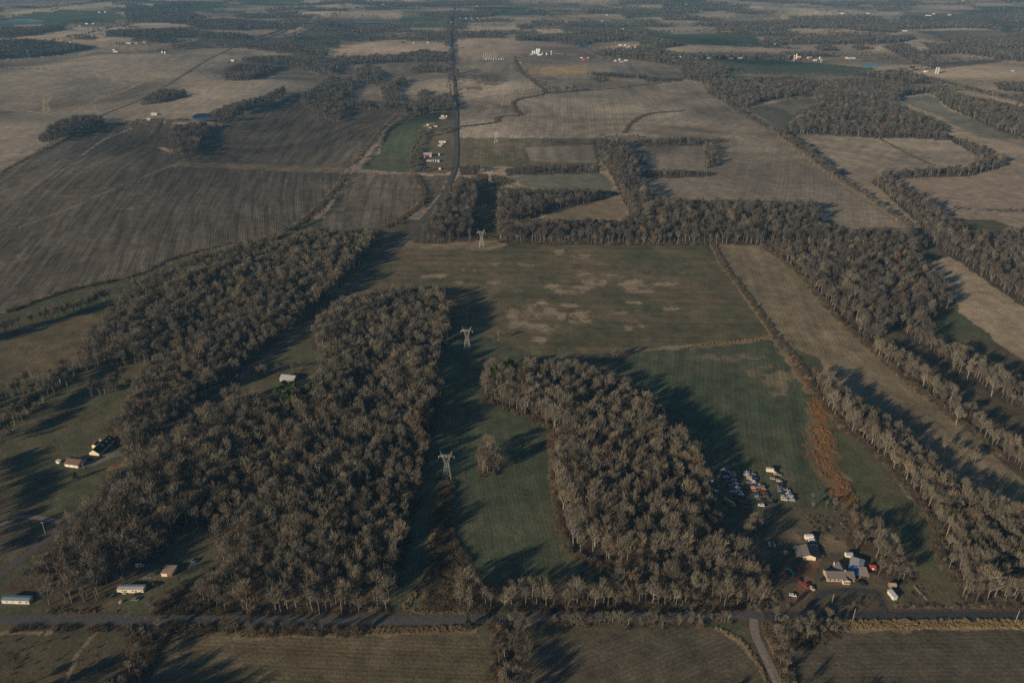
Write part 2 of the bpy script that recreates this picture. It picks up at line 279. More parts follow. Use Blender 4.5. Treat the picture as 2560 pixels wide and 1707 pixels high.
# name, label, kind, outline in photo pixels, a pair of pixels along its rows, row spacing
FIELDS = [
 ('field', 'grey stubble fields rolling away on both sides of the far farm lane', 'grey', [(-200, 250), (0, 150), (260, 130), (600, 120), (830, 150), (860, 230), (860, 320), (463, 395), (440, 330), (250, 300), (0, 432), (-200, 520)], ((300, 260), (480, 170)), 5),
 ('field', 'dark furrowed field above the thin grass lane and below the ditch', 'plow', [(-300, 560), (0, 432), (84, 388), (190, 336), (250, 310), (400, 296), (440, 300), (425, 385), (464, 396), (413, 420), (303, 464), (183, 517), (37, 572), (-300, 680)], ((230, 440), (330, 365)), 4.5),
 ('field', 'big dark furrowed field between the grass lane and the wood', 'plow', [(-300, 690), (37, 572), (183, 517), (303, 464), (413, 420), (457, 416), (862, 434), (841, 467), (768, 541), (695, 584), (570, 612), (439, 650), (311, 695), (175, 722), (0, 785), (-300, 900)], ((512, 603), (566, 440)), 3.4),
 ('field', 'furrowed hillside field above the pale grass strip', 'plow2', [(463, 396), (500, 350), (520, 318), (585, 307), (658, 263), (753, 234), (800, 290), (850, 314), (938, 333), (925, 370), (880, 415), (866, 424), (461, 405)], ((600, 390), (690, 310)), 5),
 ('field', 'narrow furrowed field wrapped by the bending treeline', 'plow2', [(850, 268), (990, 278), (960, 310), (938, 333), (850, 314), (800, 292)], ((860, 310), (940, 290)), 5),
 ('grass_strip', 'pale dry grass strip running across the furrowed field', 'drygrass', [(455, 404), (862, 421), (862, 434), (455, 417)], None, 3),
 ('field', 'small furrowed field beside the tarred road bend', 'plow2', [(876, 433), (1040, 436), (1055, 468), (1055, 505), (1000, 548), (960, 567), (800, 577), (812, 540)], ((925, 560), (955, 440)), 3.6),
 ('field', 'short furrowed strip between brush line and roadside', 'plow2', [(1050, 440), (1125, 437), (1108, 475), (1062, 520)], ((1080, 480), (1095, 445)), 4),
 ('pasture', 'long bright green pasture left behind the farmyards', 'green', [(970, 318), (1055, 284), (1128, 282), (1128, 300), (1060, 310), (1050, 330), (1038, 360), (1030, 400), (1020, 432), (900, 424), (950, 380)], None, 4),
 ('farmyard', 'patchy ground of the roadside farmyards', 'yard', [(1128, 282), (1141, 282), (1142, 432), (1020, 432), (1036, 370), (1050, 330)], None, 4),
 ('field', 'shadowed grey meadows west of the straight road', 'grey', [(850, 165), (1125, 150), (1128, 280), (990, 278), (850, 262)], ((900, 230), (1050, 200)), 6),
 ('field', 'pale striped stubble field cut by brushy ditches', 'stubble', [(1146, 345), (1147, 152), (1290, 155), (1310, 190), (1380, 235), (1560, 215), (1690, 200), (1745, 200), (1812, 258), (1880, 340), (1650, 345)], ((1340, 330), (1350, 262)), 9),
 ('field', 'grey stubble hill beneath the substation and grain bins', 'grey', [(1147, 158), (1290, 150), (1480, 135), (1760, 175), (1745, 200), (1560, 215), (1380, 232), (1315, 190), (1147, 250)], ((1240, 220), (1250, 170)), 9),
 ('field', 'small square of yellow dry grass below the farms', 'yellow', [(1318, 170), (1468, 168), (1464, 186), (1325, 188)], None, 5),
 ('field', 'thin green field around the far pylon', 'wheat', [(1146, 345), (1500, 347), (1497, 420), (1147, 418)], ((1240, 420), (1244, 350)), 6),
 ('field', 'tan stubble corner of the thin green field', 'grey', [(1310, 370), (1480, 362), (1492, 408), (1330, 405)], ((1400, 405), (1402, 365)), 6),
 ('field', 'small pale green field north of the hooked wood', 'greygreen', [(1255, 437), (1508, 434), (1536, 464), (1528, 477), (1322, 471), (1289, 453)], None, 5),
 ('power_line_clearing', 'scrubby strip cleared through the wood for the pylons', 'scrub', [(1194, 435), (1255, 438), (1290, 455), (1250, 470), (1248, 600), (1168, 608), (1185, 520)], None, 4),
 ('dry_meadow', 'tan dry grass wedge inside the hooked wood', 'drygrass', [(1350, 556), (1376, 525), (1462, 512), (1548, 486), (1580, 552)], None, 4),
 ('field', 'wide tan field east of the tree column', 'grey', [(1590, 360), (1700, 345), (1880, 335), (1940, 338), (2050, 430), (2160, 497), (2262, 568), (2100, 572), (2050, 510), (1620, 500), (1590, 420)], ((1800, 480), (1830, 400)), 7),
 ('field', 'enclosed grey green paddock hemmed by treelines', 'grey', [(1590, 362), (1765, 365), (1770, 422), (1610, 432)], ((1680, 420), (1690, 370)), 6),
 ('field', 'tan hill crest with curving plough lines', 'stubble', [(1590, 345), (1640, 300), (1760, 282), (1830, 285), (1935, 335), (1880, 342), (1650, 350)], ((1660, 335), (1740, 300)), 7),
 ('field', 'pale tan field inside the looping treeline', 'stubble', [(1975, 333), (2095, 337), (2194, 344), (2270, 343), (2376, 349), (2446, 395), (2425, 416), (2320, 421), (2210, 430), (2170, 442), (2090, 438), (2010, 370)], ((2150, 430), (2230, 360)), 6),
 ('field', 'pinkish tan field at the edge of the looping treeline', 'pink', [(2278, 444), (2416, 440), (2504, 420), (2520, 385), (2450, 352), (2600, 345), (2800, 400), (2800, 600), (2560, 575), (2420, 530), (2358, 488)], ((2400, 500), (2560, 480)), 7),
 ('field', 'narrow tan strip between two diagonal treelines', 'tan', [(2090, 438), (2178, 446), (2270, 520), (2322, 572), (2266, 568), (2180, 508)], None, 5),
 ('field', 'tan slope beyond the diagonal wood', 'tan', [(2250, 185), (2560, 148), (2800, 160), (2800, 300), (2560, 272), (2390, 218)], ((2400, 205), (2500, 175)), 8),
 ('pasture', 'grey green pasture hollow among the far woods', 'greygreen', [(1868, 272), (2022, 241), (2055, 252), (1992, 284), (1985, 320), (1950, 322)], None, 5),
 ('pasture', 'grey green hill pasture along the diagonal wood', 'greygreen', [(2240, 250), (2322, 238), (2372, 275), (2530, 335), (2560, 350), (2446, 345), (2350, 292)], None, 5),
 ('pasture', 'long grey green pasture before the farm road woods', 'greygreen', [(1800, 183), (2100, 183), (2340, 222), (2260, 238), (2100, 215), (1960, 200), (1840, 202)], None, 5),
 ('crop_field', 'bright green winter crop below the row of white houses', 'green', [(1690, 150), (1920, 150), (2100, 163), (2195, 172), (2150, 187), (1840, 183)], None, 6),
 ('crop_field', 'far bright green crop field beyond the tan ridge', 'green', [(1590, 92), (1700, 84), (1880, 88), (1920, 113), (2030, 124), (1810, 116), (1600, 112)], None, 6),
 ('field', 'pale tan ridge above the row of white houses', 'tan', [(1640, 128), (1700, 112), (1810, 115), (1955, 125), (2120, 138), (1960, 142), (1700, 140)], None, 8),
 ('crop_field', 'far green crop beside the long pond', 'green', [(-200, 60), (0, 50), (90, 30), (300, 34), (320, 52), (160, 62), (0, 66)], None, 6),
 ('field', 'tan field along the straight road beyond the crossroads', 'pink', [(850, 103), (1120, 112), (1125, 140), (1000, 142), (850, 140)], None, 8),
 ('field', 'broad pinkish field right behind the grain bins', 'pink', [(1143, 97), (1290, 95), (1440, 112), (1520, 125), (1480, 136), (1290, 150), (1146, 148)], None, 8),
 ('wheat_field', 'broad green brown wheat field with tan washed out patches', 'wheat', [(1015, 608), (1230, 606), (1500, 611), (1768, 611), (1850, 720), (1934, 840), (1870, 852), (1720, 864), (1600, 872), (1450, 890), (1330, 900), (1180, 900), (1105, 985), (1080, 960), (1095, 880), (1135, 760), (1050, 722), (850, 760), (895, 700), (950, 655)], ((1300, 700), (1700, 705)), 6),
 ('shaded_pasture', 'shaded pasture around the pylon between the woods', 'meadow', [(1085, 890), (1140, 800), (1200, 840), (1330, 880), (1330, 930), (1250, 960), (1212, 1010), (1180, 980), (1098, 995)], None, 4),
 ('fallow_field', 'tan fallow strip along the fence of the wheat field', 'fallow', [(1785, 612), (1900, 610), (1985, 672), (2047, 742), (2091, 792), (2150, 850), (2045, 893), (1965, 862), (1934, 840), (1850, 720)], ((1960, 860), (1870, 640)), 4),
 ('field', 'dark furrowed field in the shade between two tree belts', 'fallow', [(2045, 893), (2150, 850), (2250, 935), (2376, 1036), (2500, 1150), (2700, 1320), (2700, 1400), (2450, 1240), (2320, 1150), (2190, 1060), (2090, 965)], ((2300, 1090), (2160, 950)), 3.2),
 ('clearing', 'scrubby openings among the eastern tree belts', 'scrub', [(2150, 850), (2290, 860), (2440, 890), (2700, 1000), (2700, 1300), (2504, 1143), (2376, 1036), (2250, 935)], None, 4),
 ('hay_field', 'yellow tan hay field beyond the eastern wood', 'tan', [(2330, 655), (2373, 641), (2400, 656), (2515, 738), (2700, 870), (2700, 1000), (2500, 860), (2430, 805), (2400, 780), (2370, 713)], ((2400, 760), (2560, 880)), 4),
 ('pasture', 'green pasture where the old cars are parked', 'meadow', [(1440, 900), (1720, 866), (1870, 852), (1934, 842), (1975, 900), (2032, 980), (2020, 1000), (2015, 1130), (2030, 1180), (2080, 1230), (2125, 1272), (1980, 1275), (1880, 1300), (1760, 1260), (1690, 1180), (1640, 1060), (1530, 960), (1440, 930)], ((1900, 1150), (1880, 950)), 4),
 ('junk_yard', 'brown trampled ground around the farmstead', 'yard', [(1800, 1295), (1880, 1298), (1990, 1272), (2125, 1272), (2160, 1300), (2270, 1380), (2300, 1420), (2260, 1470), (2290, 1495), (2250, 1527), (1900, 1530), (1900, 1400), (1830, 1340)], None, 4),
 ('sedge_patch', 'ground of the orange sedge patch beside the tree belt', 'rough', [(2024, 985), (2050, 1010), (2102, 1060), (2131, 1089), (2150, 1170), (2117, 1206), (2131, 1272), (2102, 1242), (2040, 1190), (2018, 1150), (2014, 1095)], ((2060, 1150), (2045, 1040)), 3),
 ('pasture', 'small tan and green slope inside the sedge patch', 'lawn', [(2066, 1048), (2105, 1075), (2135, 1110), (2150, 1175), (2125, 1200), (2105, 1180), (2090, 1110)], ((2130, 1180), (2085, 1070)), 3),
 ('pasture', 'green strip between farmstead grove and the tree belt', 'lawn', [(2125, 1200), (2150, 1150), (2135, 1090), (2212, 1155), (2290, 1260), (2345, 1320), (2375, 1350), (2348, 1400), (2395, 1460), (2405, 1500), (2290, 1500), (2262, 1465), (2305, 1420), (2270, 1380), (2215, 1300), (2150, 1290)], None, 3),
 ('meadow', 'green meadow between the two big woods with the pylon', 'meadow', [(1098, 990), (1140, 968), (1180, 972), (1212, 1005), (1290, 1030), (1372, 1065), (1388, 1095), (1385, 1165), (1392, 1240), (1402, 1322), (1428, 1376), (1520, 1414), (1550, 1432), (1470, 1465), (1290, 1460), (1180, 1450), (1170, 1528), (970, 1528), (990, 1470), (1030, 1290), (1075, 1100)], ((1260, 1400), (1230, 1150)), 3),
 ('brush_strip', 'dark brushy gully below the pylon', 'litter', [(1098, 1190), (1128, 1190), (1130, 1350), (1172, 1400), (1165, 1430), (1145, 1530), (1052, 1530), (1062, 1440), (1085, 1380), (1092, 1267)], None, 3),
 ('rough_pasture', 'dull brown rough pasture south of the county road', 'scrub', [(-200, 1578), (240, 1574), (330, 1585), (410, 1595), (340, 1800), (-200, 1800)], None, 3),
 ('field', 'green brown field south of the pale roadside bank', 'wheat', [(330, 1800), (400, 1655), (480, 1592), (560, 1580), (900, 1588), (1080, 1584), (1195, 1578), (1240, 1610), (1250, 1800)], ((700, 1640), (1050, 1650)), 3),
 ('field', 'brown green field beside the gravel side road', 'brownfld', [(1318, 1600), (1480, 1572), (1700, 1564), (1800, 1574), (1872, 1618), (1965, 1800), (1330, 1800)], ((1500, 1680), (1700, 1600)), 3),
 ('field', 'brown field behind the tall grass verge', 'brownfld', [(1960, 1800), (1995, 1640), (2040, 1590), (2130, 1566), (2800, 1562), (2800, 1800)], ((2100, 1640), (2500, 1630)), 3),
 ('lawn', 'sloping lawn around the dark roofed house', 'lawn', [(-300, 1100), (0, 1000), (60, 955), (250, 898), (415, 868), (375, 950), (335, 1040), (325, 1095), (345, 1150), (300, 1185), (235, 1250), (165, 1302), (0, 1335), (-300, 1420)], ((50, 1200), (200, 1140)), 5),
 ('field', 'small brown field inside the curve of the drive', 'brownfld', [(-300, 1440), (0, 1325), (73, 1295), (155, 1308), (66, 1385), (-120, 1530)], None, 3),
 ('rough_grass', 'rough tan grassland below the furrowed field', 'rough', [(-300, 900), (0, 850), (90, 808), (225, 785), (330, 860), (250, 898), (60, 955), (-300, 1080)], ((60, 900), (200, 830)), 5),
]
# narrow bands on the land: kind, pixels along it, width in metres
BANDS = [
 ('drygrass', [(37, 572), (183, 517), (303, 464), (413, 420), (464, 396)], 3.5),
 ('scrub', [(0, 432), (84, 388), (190, 336)], 7),
 ('drygrass', [(0, 425), (84, 381), (186, 330)], 5),
 ('wet', [(1288, 145), (1307, 183), (1336, 205), (1362, 234), (1289, 252), (1293, 278), (1303, 289), (1249, 293), (1237, 307), (1145, 318)], 13),
 ('wet', [(1362, 234), (1470, 227), (1580, 216), (1700, 203)], 11),
 ('scrub', [(1712, 277), (1625, 285), (1581, 307), (1562, 333)], 11),
 ('drygrass', [(1768, 200), (1815, 258), (1932, 332)], 6), ('drygrass', [(1955, 348), (2050, 425), (2255, 563)], 5),
 ('scrub', [(2194, 344), (2260, 380), (2335, 414)], 5),
 ('drygrass', [(1778, 612), (1808, 668), (1850, 722), (1905, 800), (1932, 838)], 5),
 ('scrub', [(1783, 612), (1813, 668), (1855, 722), (1912, 800), (1938, 838)], 4),
 ('drygrass', [(1934, 842), (1870, 852), (1720, 866), (1600, 876)], 8),
 ('wet', [(1700, 872), (1790, 858), (1860, 846)], 3),
 ('drygrass', [(1940, 842), (1975, 895), (2030, 975)], 14),
 ('dirt', [(1985, 905), (2028, 972)], 10),
 ('drygrass', [(2100, 1055), (2160, 1105), (2215, 1155), (2262, 1215)], 5), ('orange', [(2048, 1012), (2054, 1050), (2058, 1110), (2074, 1170), (2098, 1222), (2126, 1268)], 10), ('orange', [(2040, 996), (2075, 1030), (2102, 1060), (2131, 1089)], 5),
 ('drygrass', [(600, 1590), (800, 1583), (1060, 1577), (1180, 1572)], 6),
 ('drygrass', [(2110, 1566), (2300, 1563), (2560, 1562), (2800, 1564)], 9),
 ('drygrass', [(1905, 1560), (1930, 1610), (1965, 1700)], 5), ('drygrass', [(1790, 1572), (1850, 1600), (1900, 1670), (1925, 1730)], 3),
 ('drygrass', [(120, 1530), (230, 1534)], 5), ('drygrass', [(1020, 1532), (1270, 1530)], 4), ('drygrass', [(2250, 1519), (2560, 1522), (2700, 1523)], 6),
 ('dirt', [(232, 1536), (268, 1512), (300, 1492)], 5), ('dirt', [(280, 1170), (330, 1152)], 6), ('dirt', [(1990, 1500), (2020, 1440), (2035, 1400)], 7),
 ('gravel', [(205, 1165), (240, 1152), (290, 1135), (340, 1125)], 7),
 ('drygrass', [(1250, 600), (1400, 604), (1750, 608)], 5), ('drygrass', [(1030, 609), (1240, 612)], 34), ('dirt', [(1375, 1090), (1388, 1240)], 5),
 ('drygrass', [(0, 1585), (60, 1582), (120, 1585)], 3), ('scrub', [(110, 1582), (40, 1670), (10, 1720)], 2), ('drygrass', [(240, 1578), (190, 1640), (165, 1707)], 1.8),
 ('drygrass', [(585, 610), (500, 628), (430, 648), (330, 690), (180, 722), (0, 783)], 7), ('drygrass', [(862, 434), (841, 470), (768, 543), (690, 586), (600, 607)], 12),
 ('drygrass', [(1040, 436), (1057, 470), (1055, 505), (1000, 548), (960, 568)], 12), ('drygrass', [(876, 432), (1130, 436)], 6),
 ('drygrass', [(0, 275), (60, 280), (130, 290)], 5), ('drygrass', [(190, 300), (110, 372), (0, 410)], 14), ('drygrass', [(1905, 612), (1985, 672), (2047, 742), (2091, 792), (2140, 835), (2250, 935), (2376, 1034)], 6),
]
A1B = lambda pts: [(x * .36565, y * .36565) for x, y in pts]
BANDS += [('tan', A1B(p), w_) for p, w_ in (([(620, 705), (700, 662), (820, 632), (960, 572), (1100, 522)], 7), ([(640, 720), (660, 760), (720, 790)], 6), ([(800, 492), (900, 470), (1100, 440), (1300, 402)], 8), ([(300, 665), (300, 720), (312, 775), (420, 800)], 7), ([(350, 662), (325, 700), (332, 765)], 5), ([(1520, 540), (1570, 562), (1700, 556), (1870, 520)], 7), ([(1340, 622), (1500, 590), (1700, 562)], 9), ([(0, 750), (250, 770), (430, 802)], 9), ([(90, 1000), (190, 930), (250, 965)], 10), ([(1440, 415), (1640, 425), (1980, 450), (2180, 512)], 9), ([(0, 430), (200, 400), (420, 380)], 9), ([(560, 1060), (700, 960), (900, 880)], 4), ([(560, 370), (700, 350), (800, 350)], 30), ([(1120, 840), (1250, 850), (1180, 870)], 10), ([(1100, 1010), (1180, 1040), (1260, 1060)], 12), ([(30, 560), (240, 530), (420, 480)], 7))]
# tan washed-out patches of the wheat field and the far wet hollows: kind, px, py, half-width, half-height
SPOTS = [('tan', 850 + x * .3657, 420 + y * .3657, a * .36, b * .36) for x, y, a, b in (
 (1050, 655, 45, 15), (1640, 605, 60, 16), (1730, 790, 80, 50), (1650, 830, 110, 22), (1460, 805, 55, 24), (1540, 840, 80, 20), (2030, 812, 110, 52), (880, 705, 40, 12), (2240, 795, 90, 14),
 (1030, 722, 50, 10), (815, 780, 35, 14), (1060, 775, 85, 14), (1330, 990, 170, 50), (1640, 1010, 130, 42), (1430, 1085, 120, 26), (1250, 1070, 90, 30), (1780, 925, 30, 18), (1560, 940, 60, 16), (1380, 930, 60, 18),
 (2020, 1090, 50, 28), (1360, 1170, 50, 25), (650, 735, 110, 10), (1880, 740, 60, 10), (2000, 920, 50, 10), (1660, 720, 70, 18), (1300, 662, 90, 10), (1950, 990, 80, 12), (2250, 960, 60, 8), (1500, 575, 40, 18))]
SPOTS += [('scrub', 850 + x * .3657, 420 + y * .3657, a * .36, b * .36) for x, y, a, b in (
 (1300, 658, 55, 9), (1690, 635, 16, 6), (1660, 712, 62, 9), (1745, 775, 40, 16), (1600, 832, 40, 6), (1910, 738, 30, 8), (2100, 785, 40, 8), (2080, 820, 30, 10), (1315, 1015, 30, 14), (1400, 1040, 50, 10), (885, 703, 16, 5), (1620, 662, 30, 5), (2310, 840, 40, 7), (2190, 890, 60, 6), (1620, 605, 30, 7))]
SPOTS += [('wet', 1222, 199, 40, 12), ('wet', 1190, 178, 26, 5), ('wet', 1180, 222, 34, 5), ('wet', 1270, 268, 24, 6), ('wet', 1500, 197, 20, 8), ('wet', 1376, 198, 18, 3), ('drygrass', 1890, 930, 30, 12), ('drygrass', 1950, 950, 38, 30), ('drygrass', 1840, 895, 60, 9), ('drygrass', 1760, 895, 50, 8)]
SPOTS += [('drygrass', 60, 640, 17, 9), ('drygrass', 12, 658, 14, 6), ('drygrass', 310, 521, 18, 4), ('drygrass', 295, 539, 10, 3), ('drygrass', 165, 491, 26, 4), ('gravel', 1255, 150, 40, 6), ('dirt', 1205, 153, 18, 3), ('dirt', 940, 1545, 10, 3), ('yard', 1832, 1205, 26, 36), ('yard', 1896, 1212, 28, 40), ('yard', 1957, 1218, 28, 40), ('scrub', 1850, 1264, 44, 11), ('yard', 1785, 1215, 12, 26), ('lawn', 1920, 1400, 30, 10), ('drygrass', 2000, 1350, 22, 30), ('drygrass', 2090, 1360, 26, 22), ('drygrass', 1235, 1340, 8, 5)]
ROADS = [  # name, label, material, pixels, width
 ('county_road', 'tarred county road crossing past the two woods', 'asphalt', [(-500, 1545), (0, 1547), (180, 1547), (500, 1550), (870, 1550), (1180, 1547), (1480, 1541), (1820, 1539), (1910, 1538)], 7.0, .012),
 ('county_road', 'dark fresh tarred stretch of county road past the farmstead', 'new_asphalt', [(1910, 1538), (2120, 1537), (2560, 1539), (3100, 1542)], 6.6, .012),
 ('side_road', 'pale gravel side road leaving the county road', 'gravel', [(1884, 1546), (1890, 1590), (1918, 1650), (1947, 1712), (1990, 1810)], 5.2, .018),
 ('wood_road', 'narrow tarred road cutting diagonally between the woods', 'asphalt', [(-140, 1538), (0, 1439), (66, 1388), (165, 1307), (380, 1122), (600, 942), (768, 822), (857, 738), (908, 694), (960, 647), (1014, 601), (1066, 541), (1106, 493), (1131, 442), (1142, 400), (1142, 322), (1141, 256), (1134, 183), (1133, 146), (1131, 91), (1135, 37), (1139, 5)], 6.5, .1),
 ('farm_drive', 'dark curved drive looping in front of the farmhouse', 'new_asphalt', [(2032, 1532), (2037, 1505), (2053, 1486), (2082, 1477), (2130, 1475), (2175, 1478), (2192, 1484), (2205, 1505), (2216, 1532)], 4.0, .02),
 ('curved_drive', 'pale gravel drive curving up to the diagonal road', 'gravel', [(-200, 1345), (0, 1313), (37, 1295), (73, 1291), (120, 1298), (158, 1306)], 4.5, .02),
 ('farm_lane', 'pale farm lane climbing across the far fields', 'gravel', [(195, 330), (263, 285), (336, 256), (406, 219), (472, 179), (519, 150), (570, 126), (622, 102), (717, 66)], 5.0, .1),
]
ROADW = [(world_line(r[3], 12.0), r[4]) for r in ROADS]
KIND['gravel'] = ((.20, .185, .165), (.16, .15, .135), .0)

